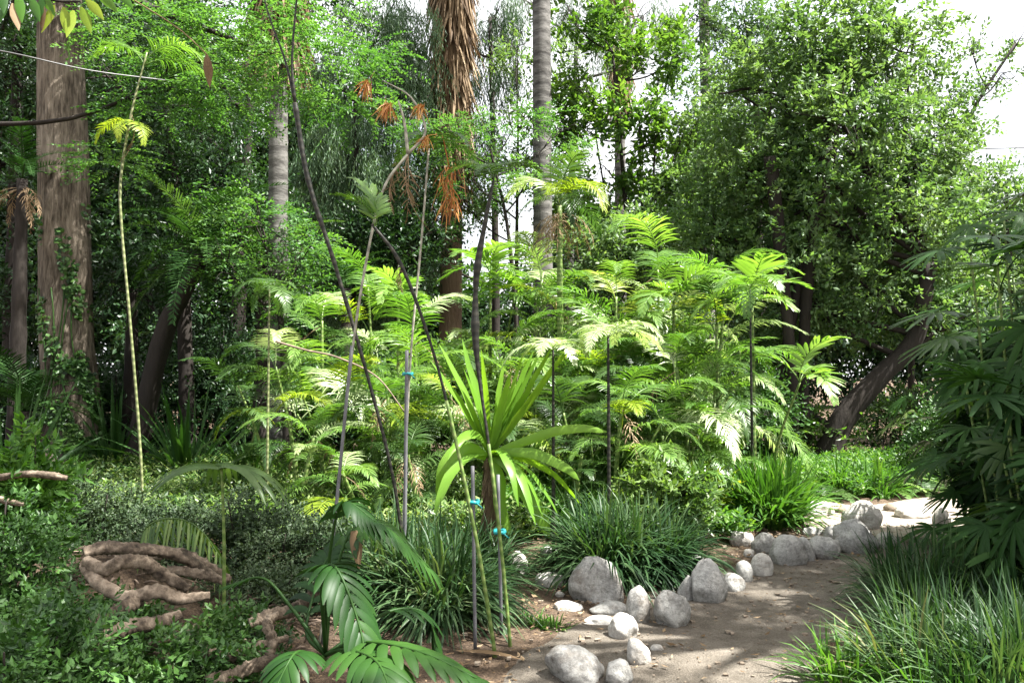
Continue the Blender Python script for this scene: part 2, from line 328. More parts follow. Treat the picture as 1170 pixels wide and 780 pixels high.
# ------------------------------------------------------------------ ground and path
def grid(xs, ys, zf):
    X, Y = np.meshgrid(xs, ys); Z = zf(X, Y); V = np.stack([X, Y, Z], -1)
    n, m = X.shape; idx = np.arange(n * m).reshape(n, m)
    F = np.stack([idx[:-1, :-1], idx[:-1, 1:], idx[1:, 1:], idx[1:, :-1]], -1)
    return V, F
def axis(*segs):
    out = []
    for a, b, s in segs: out.append(np.arange(a, b, s))
    return np.concatenate(out + [[segs[-1][1]]])
xs = axis((-400, -30, 40), (-30, -8, 1.0), (-8, 8, 0.08), (8, 30, 1.0), (30, 400, 40))
ys = axis((-60, -2, 10), (-2, 2, 0.5), (2, 12, 0.08), (12, 40, 1.0), (40, 600, 40))
V, F = grid(xs, ys, gz)
g = MB().add(V, F, smooth=True).build('ground', M['soil']); struct(g)
# the trodden path: one sheet just above the soil, its edge wandering
xs = np.arange(-0.6, 9, 0.06); ys = np.arange(0.8, 12.2, 0.06)
V, F = grid(xs, ys, lambda X, Y: gz(X, Y) + 0.010 + 0.004 * sn(X, Y, 5.0) - np.clip(pathdist(X, Y) + 0.09 * sn(X, Y, 4.3) + 0.05 * sn(X, Y, 11), 0, 0.4) * 0.35)
c = V[:-1, :-1]; pd = pathdist(c[..., 0], c[..., 1])
keep = pd < 0.3
used, inv = np.unique(F[keep], return_inverse=True)
p = MB().add(V.reshape(-1, 3)[used], inv.reshape(-1, 4), smooth=True).build('path', M['pathdirt']); struct(p)

# dusty path past the angular boulder, its sunlit glare painted as paler colour
M['sunpath'] = groundmat('path_sun_glare', [(0.28, 0.24, 0.19), (0.42, 0.37, 0.30), (0.52, 0.47, 0.40), (0.60, 0.56, 0.49)], [0.2, 0.42, 0.6, 0.8], 70)
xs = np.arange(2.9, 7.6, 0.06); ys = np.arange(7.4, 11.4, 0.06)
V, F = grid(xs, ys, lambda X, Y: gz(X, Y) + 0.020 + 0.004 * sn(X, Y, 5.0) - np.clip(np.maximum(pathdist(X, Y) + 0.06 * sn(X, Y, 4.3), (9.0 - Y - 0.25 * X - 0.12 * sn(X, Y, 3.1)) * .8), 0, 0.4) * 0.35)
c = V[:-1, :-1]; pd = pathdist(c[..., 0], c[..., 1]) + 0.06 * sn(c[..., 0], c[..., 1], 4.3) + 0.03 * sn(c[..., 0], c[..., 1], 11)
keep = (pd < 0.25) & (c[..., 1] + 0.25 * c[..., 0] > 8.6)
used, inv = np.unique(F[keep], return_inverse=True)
p = MB().add(V.reshape(-1, 3)[used], inv.reshape(-1, 4), smooth=True).build('path_painted_sun', M['sunpath']); struct(p)
#BODY
# ------------------------------------------------------------------ plant builders
def child(mb, name, mat, root, base):
    """part whose shape was laid out in world coordinates"""
    base = np.array(base, float)
    mb.v = [v - base for v in mb.v]
    return mb.build(name, mat, root)
def plantthing(mb, name, mat, base, label, cat, group=None):
    base = np.array(base, float); mb.v = [v - base for v in mb.v]
    return tag(mb.build(name, mat, None, base), label, cat, group)
def rnd(n, s=1.0): return rng.normal(size=(n, 3)) * s

def twigset(mb, o, d, tl, nl, L, Wd, style, vbase):
    T = len(o); d = nrm(d); sg = 1.0
    perp = nrm(np.cross(d, UP[None] + rnd(T, 0.35 if style == 'feather' else 0.9)))
    for j in range(nl):
        s = (j + 0.6) / nl
        pos = o + d * (tl * s)[:, None] - UP * (tl * s * s * 0.22)[:, None]
        sg = -sg
        jit = rnd(T, 0.18 if style == 'feather' else 0.38)
        if style == 'weep':
            ld = nrm(np.array([0, 0, -1.0]) + perp * sg * 0.35 + jit * 0.6)
        else:
            ld = nrm(d * (0.5 + 0.5 * s) + perp * sg * 0.95 + jit - UP * 0.12)
        nn = nrm(UP[None] + rnd(T, 0.45))
        side = np.cross(nn, ld)
        Lj = L * (0.65 + 0.55 * rng.random(T)) * (1 - 0.35 * abs(s - 0.5) * 2 * (style == 'feather'))
        val = np.clip(vbase * 0.6 + 0.4 * rng.random(T), 0, 1)
        diamonds(mb, pos, ld, side, Lj, Wd * (0.75 + 0.5 * rng.random(T)), 0.18, val)

def lobepts(c, r, n, fill=0.45, clump=1.6, thr=-0.15):
    """points in an ellipsoid, towards the outside, in clumps"""
    out = np.zeros((0, 3)); c = np.array(c); r = np.array(r)
    ph = rng.random(6) * 6; fr = clump * (0.8 + 0.5 * rng.random(3)) * 2.6
    while len(out) < n:
        u = nrm(rng.normal(size=(n * 2, 3))); q = u * (rng.random((n * 2, 1)) ** fill)
        lump = 1 + 0.22 * np.sin(u[:, :1] * 4 + ph[0]) * np.cos(u[:, 2:] * 5 + ph[1]) + 0.12 * np.sin(u[:, 1:2] * 9 + ph[2])
        p_ = c + q * r * lump
        f = np.sin(p_[:, 0] * fr[0] + ph[3]) + np.sin(p_[:, 1] * fr[1] + ph[4]) + np.sin(p_[:, 2] * fr[2] * 1.4 + ph[5]) + 0.8 * np.sin((p_[:, 0] - p_[:, 2]) * fr[0] * 1.9)
        out = np.vstack([out, p_[f / 2 > thr]])
    return out[:n]

DENS = 1.75
def crown(mb, lobes, dens, tl, nl, L, Wd, style='broad', thr=-0.15, clump=1.6, fill=0.45):
    for c, r in lobes:
        n = int(dens * DENS * math.pi * r[0] * r[2]) + 4
        o = lobepts(c, r, n, fill, clump, thr)
        out = nrm((o - np.array(c)) / np.array(r) ** 1.0)
        if style == 'weep': d = nrm(out * 0.35 + np.array([0, 0, -1.0]) + rnd(n, 0.25))
        elif style == 'feather': d = nrm(out * np.array([1, 1, 0.2]) + rnd(n, 0.5) * np.array([1, 1, 0.35]) - UP * 0.1)
        else: d = nrm(out * 0.8 + rnd(n, 0.5) + UP * 0.15)
        ph = rng.random(3) * 6
        vb = 0.5 + 0.28 * np.sin(o[:, 0] * 3.1 + ph[0]) * np.cos(o[:, 2] * 3.7 + ph[1]) + 0.3 * (rng.random(n) - 0.5)
        twigset(mb, o, d, tl * (0.6 + 0.8 * rng.random(n)), nl, L, Wd, style, vb)

def pxlobes(L_, d):
    out = []
    for q in L_:
        px, py, rx, ry = q[:4]; dd = d + (q[4] if len(q) > 4 else 0); dep = q[5] if len(q) > 5 else 0.5 * (rx + ry) / FPX * dd
        out.append((at(px, py, dd), (rx / FPX * dd, dep, ry / FPX * dd)))
    return out

def tree(name, label, d, trunk, r0, lobes, leaf, bark, cat='tree', dens=60, tl=0.35, nl=8, L=0.09, Wd=0.04, style='broad',
         thr=-0.15, clump=1.6, fill=0.45, group=None, r1=None, stems=None, rough=0.12, sides=10, extra=(), limbs=None):
    """trunk: list of (px,py) from the base up at depth d (base dropped to the ground)"""
    lob = pxlobes(lobes, d) + list(extra)
    tr = MB(); allst = [trunk] + (stems or [])
    base = None
    for k, st in enumerate(allst):
        P = [at(px, py, d + (0.0 if k == 0 else 0.12 * k)) for px, py in st]
        P[0][2] = float(gz(P[0][0], P[0][1])) - 0.05
        P = smooth_path(P, 26)
        rr = (r0 if k == 0 else min(r0 * 0.6, .075))
        ra = np.linspace(rr, r1 or rr * 0.4, 26); ra[:4] *= np.array([1.35, 1.18, 1.08, 1.03])
        tube(tr, P, ra, sides, rough)
        if k == 0: base = P[0].copy(); TP = P
    # limbs out to each lobe
    for c, r in (lob if limbs is None else [lob[q] for q in limbs]):
        c = np.array(c)
        i = int(np.clip(np.searchsorted(TP[:, 2], c[2] - 0.45 * abs(c[0] - TP[-1, 0]) - 0.5), 5, 25))
        mid = (TP[i] + c) / 2 + np.array([0, 0, -0.1 * np.linalg.norm(c - TP[i])])
        P = smooth_path([TP[i], mid, c, c + rnd(1, 0.3)[0] * r], 14)
        tube(tr, P, np.linspace(min(r0 * 0.34, .055), min(.02, r0 * 0.08), 14), 6, 0.08)
        for _ in range(7):
            e = c + nrm(rng.normal(size=3)) * np.array(r) * 0.85
            tube(tr, smooth_path([P[5 + _ % 6], (P[8] + e) / 2 + rnd(1, 0.08)[0], e], 8), np.linspace(r0 * 0.13, 0.006, 8), 4, 0)
    root = thing(name, label, cat, base, 0, group)
    child(tr, 'trunk', bark, root, base)
    cr = MB(); crown(cr, lob, dens, tl, nl, L, Wd, style, thr, clump, fill)
    child(cr, 'crown', leaf, root, base)
    return root

# ---- fronds, built along +X from the origin
def rachis(length, e0, e1, n=14, sway=0.0):
    t = np.linspace(0, 1, n); el = e0 + (e1 - e0) * t ** 0.9; yaw = sway * t
    st = np.stack([np.cos(el) * np.cos(yaw), np.cos(el) * np.sin(yaw), np.sin(el)], 1) * (length / (n - 1))
    P = np.vstack([[0, 0, 0], np.cumsum(st[:-1], 0)]); return P, t
def frond_into(mb, length, e0, e1, nl, ll, lw, start=0.15, a0=75, a1=25, vee=0.25, droop=0.7, r=0.008, sway=0.0, segs=4, fold=0.25,
               prof=None, jit=0.08, endlen=0.45, miss=0.0, vb=None):
    P, t = rachis(length, e0, e1, 18, sway)
    tube(mb, P, np.linspace(r, r * 0.25, 18), 5, 0, 0.75)
    s = np.linspace(start, 0.995, nl); s = np.repeat(s, 2); sg = np.tile([1.0, -1.0], nl)
    s = np.clip(s + rng.normal(size=len(s)) * 0.006, start * 0.9, 1)
    if miss: k = rng.random(len(s)) > miss; s = s[k]; sg = sg[k]
    o = np.stack([np.interp(s, t, P[:, i]) for i in range(3)], 1)
    T = nrm(np.gradient(P, axis=0)); tt = nrm(np.stack([np.interp(s, t, T[:, i]) for i in range(3)], 1))
    side = nrm(np.cross(UP[None], tt)); nn = np.cross(tt, side)
    a = np.radians(a0 + (a1 - a0) * (s - start) / (1 - start)) + rng.normal(size=len(s)) * jit
    d = tt * np.cos(a)[:, None] + side * (sg * np.sin(a))[:, None] + nn * vee + rnd(len(s), jit * 0.7)
    w = (s - start) / (1 - start)
    lenp = ll * (0.55 + 0.45 * np.sin(np.clip(w * 1.25 + 0.25, 0, 1) * math.pi) ** 0.8) * (1 - (1 - endlen) * np.clip((w - 0.6) / 0.4, 0, 1))
    prof = prof or [0.45, 0.95, 1.0, 0.7, 0.06]
    bs = np.cross(nn, d)
    v = np.clip((vb if vb is not None else 0.5) + 0.35 * (rng.random(len(s)) - 0.5), 0, 1)
    strips(mb, o, d, bs, lenp * (0.9 + 0.2 * rng.random(len(s))), lw, droop * (0.7 + 0.6 * rng.random(len(s))), prof, segs, fold, v)
_fc = {}
def frond_mesh(kind, mat, k):
    key = (kind, mat.name, k)
    if key in _fc: return _fc[key]
    mb = MB(); q = rng.random(4); vb = 0.25 + 0.5 * q[3]
    if kind == 'areca':   frond_into(mb, 1.25, R(68 - 20 * q[0]), R(-35 - 50 * q[1]), 42, 0.40, 0.019, 0.2, 70, 28, 0.25, 1.1, 0.009, 0.3 * (q[2] - 0.5), vb=vb)
    elif kind == 'young': frond_into(mb, 0.62, R(48 - 22 * q[0]), R(-55 - 30 * q[1]), 21, 0.23, 0.022, 0.12, 78, 40, 0.12, 0.75, 0.006, 0.3 * (q[2] - 0.5), vb=vb)
    elif kind == 'broad': frond_into(mb, 1.0, R(70 - 25 * q[0]), R(-35 - 30 * q[1]), 13, 0.42, 0.062, 0.22, 62, 22, 0.2, 0.6, 0.009, 0.3 * (q[2] - 0.5), vb=vb)
    elif kind == 'fern':  frond_into(mb, 0.7, R(62 - 25 * q[0]), R(-30 - 40 * q[1]), 30, 0.12, 0.02, 0.08, 80, 50, 0.05, 0.25, 0.004, 0.4 * (q[2] - 0.5), segs=2, fold=0, prof=[0.7, 1, 0.1], vb=vb)
    elif kind == 'cycad': frond_into(mb, 1.5, R(60 - 40 * q[0]), R(-20 - 30 * q[1]), 52, 0.26, 0.017, 0.12, 70, 40, 0.25, 0.25, 0.012, 0.2 * (q[2] - 0.5), segs=2, fold=0, prof=[0.7, 1, 0.1], vb=vb)
    elif kind == 'dead':  frond_into(mb, 1.0, R(10 - 50 * q[0]), R(-85), 20, 0.26, 0.014, 0.2, 50, 25, 0.0, 1.6, 0.008, 0.5 * (q[2] - 0.5), jit=0.3, fold=0, miss=0.3, vb=vb)
    elif kind == 'fan':
        P, t = rachis(0.36 + 0.1 * q[0], R(45 - 35 * q[1]), R(-10 - 60 * q[1]), 8, 0)
        tube(mb, P, np.linspace(0.005, 0.003, 8), 5, 0, 0.5)
        n = 10 + int(4 * q[2]); an = np.radians(np.linspace(-105, 105, n)) + rng.normal(size=n) * 0.05
        T = nrm(P[-1] - P[-2]); S = np.array([0, 1.0, 0]); N = np.cross(T, S)
        d = T * np.cos(an)[:, None] + S * np.sin(an)[:, None] + N * 0.1 + rnd(n, 0.05)
        strips(mb, np.repeat(P[-1:], n, 0), d, np.cross(N[None], d), 0.37 * (1 - 0.25 * np.abs(an) / 1.8), 0.042, 0.55 + 0.3 * rng.random(n), [0.2, 0.8, 1.0, 0.9, 0.35], 4, 0.3, np.full(n, vb) + rnd(n, 0.08)[:, 0])
    _fc[key] = mb.mesh('frond', mat); return _fc[key]
def put(name, me, parent, loc, az, sc=1.0, tilt=0.0):
    o = obj(name, me, parent, loc); o.rotation_euler = (0, -tilt, az); o.scale = (sc, sc, sc); return o

def palm(name, label, x, y, crownz, nf, kind, leaf, bark, sc=1.0, r=0.03, lean=(0, 0), cat='palm', group=None, azs=None, stems=1, low=0.0,
         tilt=0.0, nvar=5, part='frond', base_r=1.5, deadn=0):
    """slender palm: Empty > stem(s), fronds"""
    bz = float(gz(x, y)) - 0.03
    root = thing(name, label, cat, (x, y, bz), 0, group)
    k = 0
    for s in range(stems):
        ox, oy = (0, 0) if s == 0 else (rng.normal() * 0.12 * sc, rng.normal() * 0.12 * sc)
        h = max(0.08, (crownz - bz) * (1 if s == 0 else 0.45 + 0.5 * rng.random()))
        tx, ty = lean[0] + (0 if s == 0 else rng.normal() * 0.22), lean[1] + (0 if s == 0 else rng.normal() * 0.22)
        P = smooth_path([(ox, oy, 0), (ox + tx * 0.4, oy + ty * 0.4, h * 0.55), (ox + tx, oy + ty, h)], 22)
        mb = MB(); ra = np.linspace(r * base_r, r * 0.8, 22) * (1 if s == 0 else 0.7)
        tube(mb, P, ra, 9, 0.05, 0.5, 0.1, 3); mb.build('stem', bark, root)
        n = nf if s == 0 else max(3, int(nf * 0.6)); a0 = rng.random() * 6.28
        for i in range(n):
            az = (azs[i] if (azs and s == 0) else a0 + i * 2.399 + rng.normal() * 0.15)
            up = i / max(1, n - 1)
            top = P[-1] - np.array([0, 0, (low * (1 - up)) * h])
            put(part, frond_mesh(kind, (M['yellow'] if rng.random() < .25 else M['paintgloss']) if kind == 'areca' and rng.random() < 0.2 else leaf, k % nvar), root, top, az, sc * (0.65 + 0.5 * rng.random()), tilt + R(-22) + R(52) * up * (0 if azs else 1) + (R(22) if azs else 0)); k += 1
    if low:
        for i in range(deadn * 0): pass
    for i in range(deadn):
        put('dead_frond', frond_mesh('dead', M['dead'], i % 3), root, (lean[0], lean[1], (crownz - bz) * 0.97), rng.random() * 6.28, sc * 0.8)
    return root

def clump(mb, x, y, n, h, w, wd=0.012, droop=(1.2, 2.4), up=0.9, r=0.06, prof=None, fold=0.3, segs=5, vb=0.5, z=None):
    a = rng.random(n) * 6.283; rr = r * np.sqrt(rng.random(n))
    z = float(gz(x, y)) if z is None else z
    o = np.stack([x + rr * np.cos(a), y + rr * np.sin(a), np.full(n, z - 0.01)], 1)
    a2 = a + rng.normal(size=n) * 0.6; tl = np.abs(rng.normal(size=n)) * 0.5 * w
    d = np.stack([np.cos(a2) * tl, np.sin(a2) * tl, np.full(n, up)], 1)
    side = np.stack([-np.sin(a2), np.cos(a2), 0 * a2], 1) + rnd(n, 0.25)
    strips(mb, o, d, side, h * (0.6 + 0.6 * rng.random(n)), wd * (0.8 + 0.4 * rng.random(n)), rng.uniform(*droop, n), prof or [0.8, 1, 1, 0.9, 0.7, 0.08], segs, fold,
           np.clip(vb + 0.5 * (rng.random(n) - 0.5), 0, 1))

def shrub(name, label, cx, cy, h, rx, leaf, dens=260, L=0.035, Wd=0.02, nl=8, tl=0.14, ry=None, nst=9, cat='shrub', style='broad', group=None, thr=-0.3, clumpf=3.5, nlobes=5):
    z0 = float(gz(cx, cy)); ry = ry or rx; base = np.array([cx, cy, z0 - 0.02])
    st = MB(); lobes = []
    for i in range(nlobes):
        a = i * 2.4 + rng.random(); q = 0.55 * math.sqrt((i + 0.3) / nlobes)
        lobes.append(((cx + math.cos(a) * rx * q, cy + math.sin(a) * ry * q, z0 + h * (0.42 + 0.2 * rng.random())), (rx * 0.62, ry * 0.62, h * 0.42)))
    for i in range(nst):
        c, r_ = lobes[i % nlobes]; e = np.array(c) + rnd(1, 0.35)[0] * np.array(r_) + np.array([0, 0, h * 0.15])
        P = smooth_path([base + rnd(1, 0.03)[0] * np.array([1, 1, 0]), (base + e) / 2 + rnd(1, 0.04)[0], e], 10)
        tube(st, P, np.linspace(0.012, 0.004, 10) * max(1, h), 5, 0)
    root = thing(name, label, cat, base, 0, group)
    child(st, 'stem', M['darkbark'], root, base)
    cr = MB(); crown(cr, lobes, dens, tl, nl, L, Wd, style, thr, clumpf, 0.4)
    # low skirt of leaves so that the plant meets the ground
    child(cr, 'foliage', leaf, root, base); return root

# ------------------------------------------------------------------ stones and dead wood
import bmesh
def rock(px, basepy, wpx, hpx, label, mat, seed, dep=0.8, flat=0.0, lean=0.0, ang=0.0, bury=0.26, rough=0.10, pt=0.0, name='stone', group=None, cuts=5, cat='stone'):
    b = ghit(px, basepy); d = b[1]; w = 0.93 * wpx / FPX * d; h = 0.93 * hpx / FPX * d
    bm = bmesh.new(); bmesh.ops.create_icosphere(bm, subdivisions=4 if wpx > 20 else 3, radius=1.0)
    rs = random.Random(seed); off = Vector((seed * 3.7, seed * 1.9, seed * 5.1)); cuts = max(2, cuts - 2); pt *= .6
    planes = [(Vector((rs.gauss(0, 1), rs.gauss(0, 1), rs.gauss(0, 0.8))).normalized(), rs.uniform(0.72, 0.92)) for _ in range(cuts)]
    for v in bm.verts:
        c = v.co.copy()
        for n_, t_ in planes:
            q = c.dot(n_)
            if q > t_: c -= n_ * (q - t_) * 0.85
        c *= 1 + rough * 1.6 * mnoise.noise(c * 1.2 + off) + rough * 0.8 * mnoise.noise(c * 2.7 + off) + rough * 0.3 * mnoise.noise(c * 7 + off) + rough * 0.12 * mnoise.noise(c * 17 + off)
        if pt: c.x *= 1 - pt * max(0, c.z); c.y *= 1 - pt * max(0, c.z)
        v.co = c
    xs_ = [v.co.x for v in bm.verts]; zs = [v.co.z for v in bm.verts]; sx = w / (max(xs_) - min(xs_)); sz = h / ((max(zs) - min(zs)) * (1 - bury))
    z0 = min(zs); mxm = (max(xs_) + min(xs_)) / 2
    for v in bm.verts:
        v.co = Vector(((v.co.x - mxm) * sx, v.co.y * sx * dep, (v.co.z - z0) * sz))
        v.co.x += lean * (v.co.z - h * 0.4)
    me = bpy.data.meshes.new(name); bm.to_mesh(me); bm.free()
    for p_ in me.polygons: p_.use_smooth = True
    me.materials.append(mat)
    o = obj(name, me); x, y = b[0], d + w * dep * 0.42
    o.location = (x, y, float(gz(x, y)) - h * bury / (1 - bury)); o.rotation_euler = (0, 0, ang)
    return tag(o, label, cat, group)

def px_tube(name, label, pts, radii, mat, cat, n=40, sides=10, rough=0.0, ring=0.0, ringn=0, knots=0, group=None, tagit=True):
    """pts: (px,py,d) control points"""
    P = smooth_path([at(*q) for q in pts], n); mb = MB()
    ra = np.interp(np.linspace(0, 1, n), np.linspace(0, 1, len(radii)), radii)
    if knots: ra = ra * (1 + 0.16 * np.sin(np.arange(n) * 0.9 + rng.random() * 6) * rng.random(n) + 0.1 * rng.normal(size=n).cumsum() / math.sqrt(n) * 0)
    tube(mb, P, ra, sides, rough, 0.5, ring, ringn)
    if not tagit: return mb, P
    o = plantthing(mb, name, mat, P[0], label, cat, group); return o
#BODY2
# ================================================================== BACKGROUND
# far wood closing the view
mb = MB()
far = [(40, 250, 190, 260), (230, 300, 150, 200), (390, 330, 120, 180), (470, 370, 90, 90), (560, 395, 90, 60), (660, 350, 80, 110), (760, 330, 110, 130),
       (880, 300, 120, 200), (1010, 320, 110, 160), (1130, 330, 120, 110), (1250, 330, 120, 110), (-120, 260, 150, 250), (160, 90, 120, 130), (360, 160, 60, 90)]
lob = [(at(a, b, 36), (c / FPX * 36, 3.5, e / FPX * 36)) for a, b, c, e in far]
crown(mb, lob, 34, 0.7, 7, 0.30, 0.15, 'broad', -0.5, 0.5, 0.5)
st = mb
o = plantthing(mb, 'far_wood', M['dktree'], (0, 36, 0), 'dark far wood filling the gaps behind the garden trees', 'wood'); o['kind'] = 'stuff'
for k, (px, w) in enumerate([(60, .3), (170, .22), (265, .26), (345, .2), (690, .2), (850, .25), (1010, .24), (1160, .2)]):
    pass

BG = 'trees closing the back of the garden'
# left: the great trunk, ivy on it
d = 13.0
base = np.array([*at(78, 545, d)[:2], 0.0]); base[2] = float(gz(base[0], base[1])) - 0.1
P = smooth_path([base, at(80, 470, d), at(76, 380, d), at(73, 250, d), at(70, 100, d), at(66, -80, d), at(60, -300, d + .3)], 60)
ra = np.interp(np.linspace(0, 1, 60), [0, .06, .14, .3, .6, 1], [.80, .56, .45, .40, .37, .28])
tr = MB(); n_ = 60; sd = 28
tube(tr, P, ra, sd, 0.05)
for a in (0.2, 1.3, 2.5, 3.6, 4.7, 5.6):   # root flares
    e = base + np.array([math.cos(a) * 1.0, math.sin(a) * 1.0, -0.05])
    tube(tr, smooth_path([P[6] + (e - base) * 0.22, P[2] + (e - base) * 0.55, e], 12), np.linspace(0.2, 0.1, 12), 8, 0.08)
root = thing('great_tree', 'massive old tree with thick pinkish brown furrowed trunk at the left', 'tree', base)
child(tr, 'trunk', M['bigbark'], root, base)
lob = pxlobes([(60, -160, 220, 90, -1), (-120, -60, 130, 120, 0), (220, -120, 130, 80, 0), (0, 40, 45, 60, 1.5), (330, -150, 120, 70, -1.5)], d)
lm = MB()
for c, r in lob:
    c = np.array(c); i = 52
    tube(lm, smooth_path([P[i], (P[i] + c) / 2 - UP * 0.3, c], 14), np.linspace(0.13, 0.03, 14), 7, 0.08)
child(lm, 'limb', M['bigbark'], root, base)
cr = MB(); crown(cr, lob, 60, 0.4, 9, 0.10, 0.03, 'feather', -0.3, 1.2); child(cr, 'crown', M['dktree'], root, base)
# ivy
mb = MB(); n = 5200
s = rng.random(n) ** 1.7 * 0.52; ang = np.where(rng.random(n) < 0.62, rng.normal(size=n) * 0.4 - 0.75, rng.normal(size=n) * 0.4 - 2.3)
band = np.sin(s * 40 + ang * 3) + 0.8 * np.sin(ang * 6 + s * 17) > -0.55 + s * 2.4
s, ang = s[band], ang[band]; n = len(s)
tt = np.linspace(0, 1, 60); c = np.stack([np.interp(s, tt, P[:, i]) for i in range(3)], 1); rr = np.interp(s, tt, ra) * 1.05 + 0.03 * rng.random(n)
outd = np.stack([np.cos(ang), np.sin(ang), 0 * ang], 1); o_ = c + outd * rr[:, None]
ld = nrm(rnd(n, 0.5) - UP * 0.6 + outd * 0.5); diamonds(mb, o_, ld, np.cross(outd, ld), 0.085, 0.075, 0.1)
for q in range(5):
    a0 = -0.6 - 0.4 * q; ss = np.linspace(0.0, 0.4, 20); aa = a0 + 0.3 * np.sin(ss * 14 + q)
    cc = np.stack([np.interp(ss, tt, P[:, i]) for i in range(3)], 1) + np.stack([np.cos(aa), np.sin(aa), 0 * aa], 1) * (np.interp(ss, tt, ra)[:, None] * 1.03)
    tube(mb, cc, 0.012, 4)
plantthing(mb, 'ivy', M['smallleaf'], base, 'dark ivy creeping up the massive brown trunk at the left', 'ivy')
# second dark trunk, cable and hanging dead fronds at the left edge
tree('dark_palm_tree', 'shaded tree in the far left corner behind the massive trunk', 14.5, [(12, 540), (14, 400), (18, 200), (20, 40)], 0.2,
     [(10, 60, 60, 90), (0, 190, 70, 80), (-60, 300, 70, 90), (30, 330, 40, 60)], M['dktree'], M['darkbark'], dens=50, L=0.13, Wd=0.045)
palm('fan_palm', 'dark palm with pale dead fronds hanging, left edge of the photo', xat(20, 12), 12, at(0, 205, 12)[2], 9, 'cycad', M['dkpalm'], M['darkbark'], 1.0, 0.09, deadn=9)

# feathery bright canopy reaching over the upper left
tree('feathery_tree', 'tree with airy feathery bright green sprays spreading over the upper left', 9.6, [(-70, 560), (-60, 300), (-40, 60), (60, -30), (200, 20), (330, 70)], 0.10,
     [(150, 40, 70, 38), (230, 70, 80, 40, .4), (330, 60, 90, 45, -.3), (270, 110, 90, 32, .2), (395, 120, 55, 34, .3), (180, 120, 60, 40, .5), (300, 10, 110, 35), (420, 60, 50, 30, .8),
      (130, 190, 40, 34, .9)],
     M['feather'], M['darkbark'], dens=85, tl=0.32, nl=13, L=0.08, Wd=0.03, style='feather', thr=-0.1, clump=2.4, limbs=[1], r1=0.02)
# mass of mid-dark foliage behind it
tree('evergreen_tree', 'dark bushy evergreen behind the thin yellow green cane, upper left', 14, [(215, 500), (212, 400), (205, 250), (190, 120)], 0.16,
     [(165, 190, 60, 75), (240, 200, 65, 70, .5), (205, 290, 85, 50, -.5), (290, 250, 60, 55, .6), (150, 320, 60, 50, .8), (130, 90, 60, 70, 1), (250, 100, 70, 60, 1.5)],
     M['dktree'], M['darkbark'], dens=62, L=0.12, Wd=0.05, tl=0.4, thr=-0.2)
tree('bushy_tree', 'mid green bushy tree in front of the grey ringed palm trunk at the upper left', 11.9, [(330, 520), (326, 430), (318, 340)], 0.09,
     [(300, 260, 45, 45), (345, 290, 50, 45, .4), (265, 300, 45, 45, -.4), (320, 340, 60, 40), (250, 240, 40, 35, .5)],
     M['feather'], M['darkbark'], dens=75, L=0.11, Wd=0.035, tl=0.35, style='feather', thr=-0.1)
tree('corner_tree', 'tall shaded tree whose leaves fill the top edge left of centre', 17.5, [(270, 500), (275, 300), (290, 40)], 0.2,
     [(190, 10, 90, 45), (90, 60, 60, 80, 2), (130, 30, 60, 40, -1), (360, 10, 60, 40, 1), (230, 150, 60, 40, 2)], M['dktree'], M['darkbark'], dens=38, L=0.15, Wd=0.055, tl=0.5)

# palm columns
def palm_trunk(label, px, d, rpx, top, skirt=None, lean=0, bark='palmbark', nd_=0, crownpx=None):
    b = at(px + lean, 500, d); b[2] = float(gz(b[0], b[1])) - 0.1
    P = smooth_path([b, at(px + lean * .4, 300, d), at(px, 100, d), at(px - lean * .5, top, d)], 50); r = rpx / FPX * d
    root = thing('palm_tree', label, 'palm tree', b)
    mb = MB(); tube(mb, P, np.linspace(r * 1.08, r * 0.95, 50), 16, 0.03, 0.5, 0.04, 2); child(mb, 'trunk', M[bark], root, b)
    if skirt:
        y0, y1, wpx, n = skirt      # dead thatch between two heights
        mb = MB(); t_ = rng.random(n); py = y0 + (y1 - y0) * t_ ** 0.8; a = rng.random(n) * 6.283
        zc = np.array([at(px, q, d)[2] for q in py]); zz = P[:, 2]; xc = np.interp(zc, zz, P[:, 0])
        rr = (wpx / FPX * d) * (0.55 + 0.45 * rng.random(n)) * (1 - 0.35 * t_)
        o_ = np.stack([xc + np.cos(a) * rr * 0.7, P[0, 1] + np.sin(a) * rr * 0.7, zc], 1)
        dd = np.stack([np.cos(a) * 0.3, np.sin(a) * 0.3, np.full(n, -1.0)], 1) + rnd(n, 0.12)
        strips(mb, o_, dd, np.stack([-np.sin(a), np.cos(a), 0 * a], 1) + rnd(n, 0.5), (0.5 + 0.7 * rng.random(n)), 0.035 + 0.05 * rng.random(n), 0.6, [0.6, 1, .7, .1], 3, 0)
        zs_ = np.linspace(at(px, y0, d)[2], at(px, y1, d)[2], 14); tube(mb, np.stack([np.interp(zs_, zz, P[:, 0]), np.full(14, P[0, 1]), zs_], 1), np.linspace(wpx * .72, rpx * 1.05, 14) / FPX * d, 14, 0.12, 0.15)
        child(mb, 'thatch', M['dead'], root, b)
    # crown above the frame
    c = P[-1]
    for i in range(16):
        put('frond', frond_mesh('cycad', M['palm'], i % 5), root, c - b, i * 2.4, 2.0 * (0.8 + 0.3 * rng.random()), R(-10 + 4 * i))
    return root
palm_trunk('grey ringed palm trunk beside the sky gap, upper left', 318, 12.4, 10.5, -160, (-120, 45, 34, 900))
palm_trunk('palm with a thick shaggy brown thatch hanging down its trunk, top centre', 516, 19, 12, -150, (-120, 200, 33, 2600), -2, 'thatch')
palm_trunk('straight smooth grey palm trunk right of the shaggy one', 619, 17, 10.5, -170, None, 3)
palm_trunk('thinnest pale palm trunk, left of the big olive green tree', 806, 24, 6, -150, None, 8)
palm_trunk('distant thin palm trunk with thatch behind the bright leafy tree', 708, 27, 6, -60, (-40, 120, 20, 700), 3)
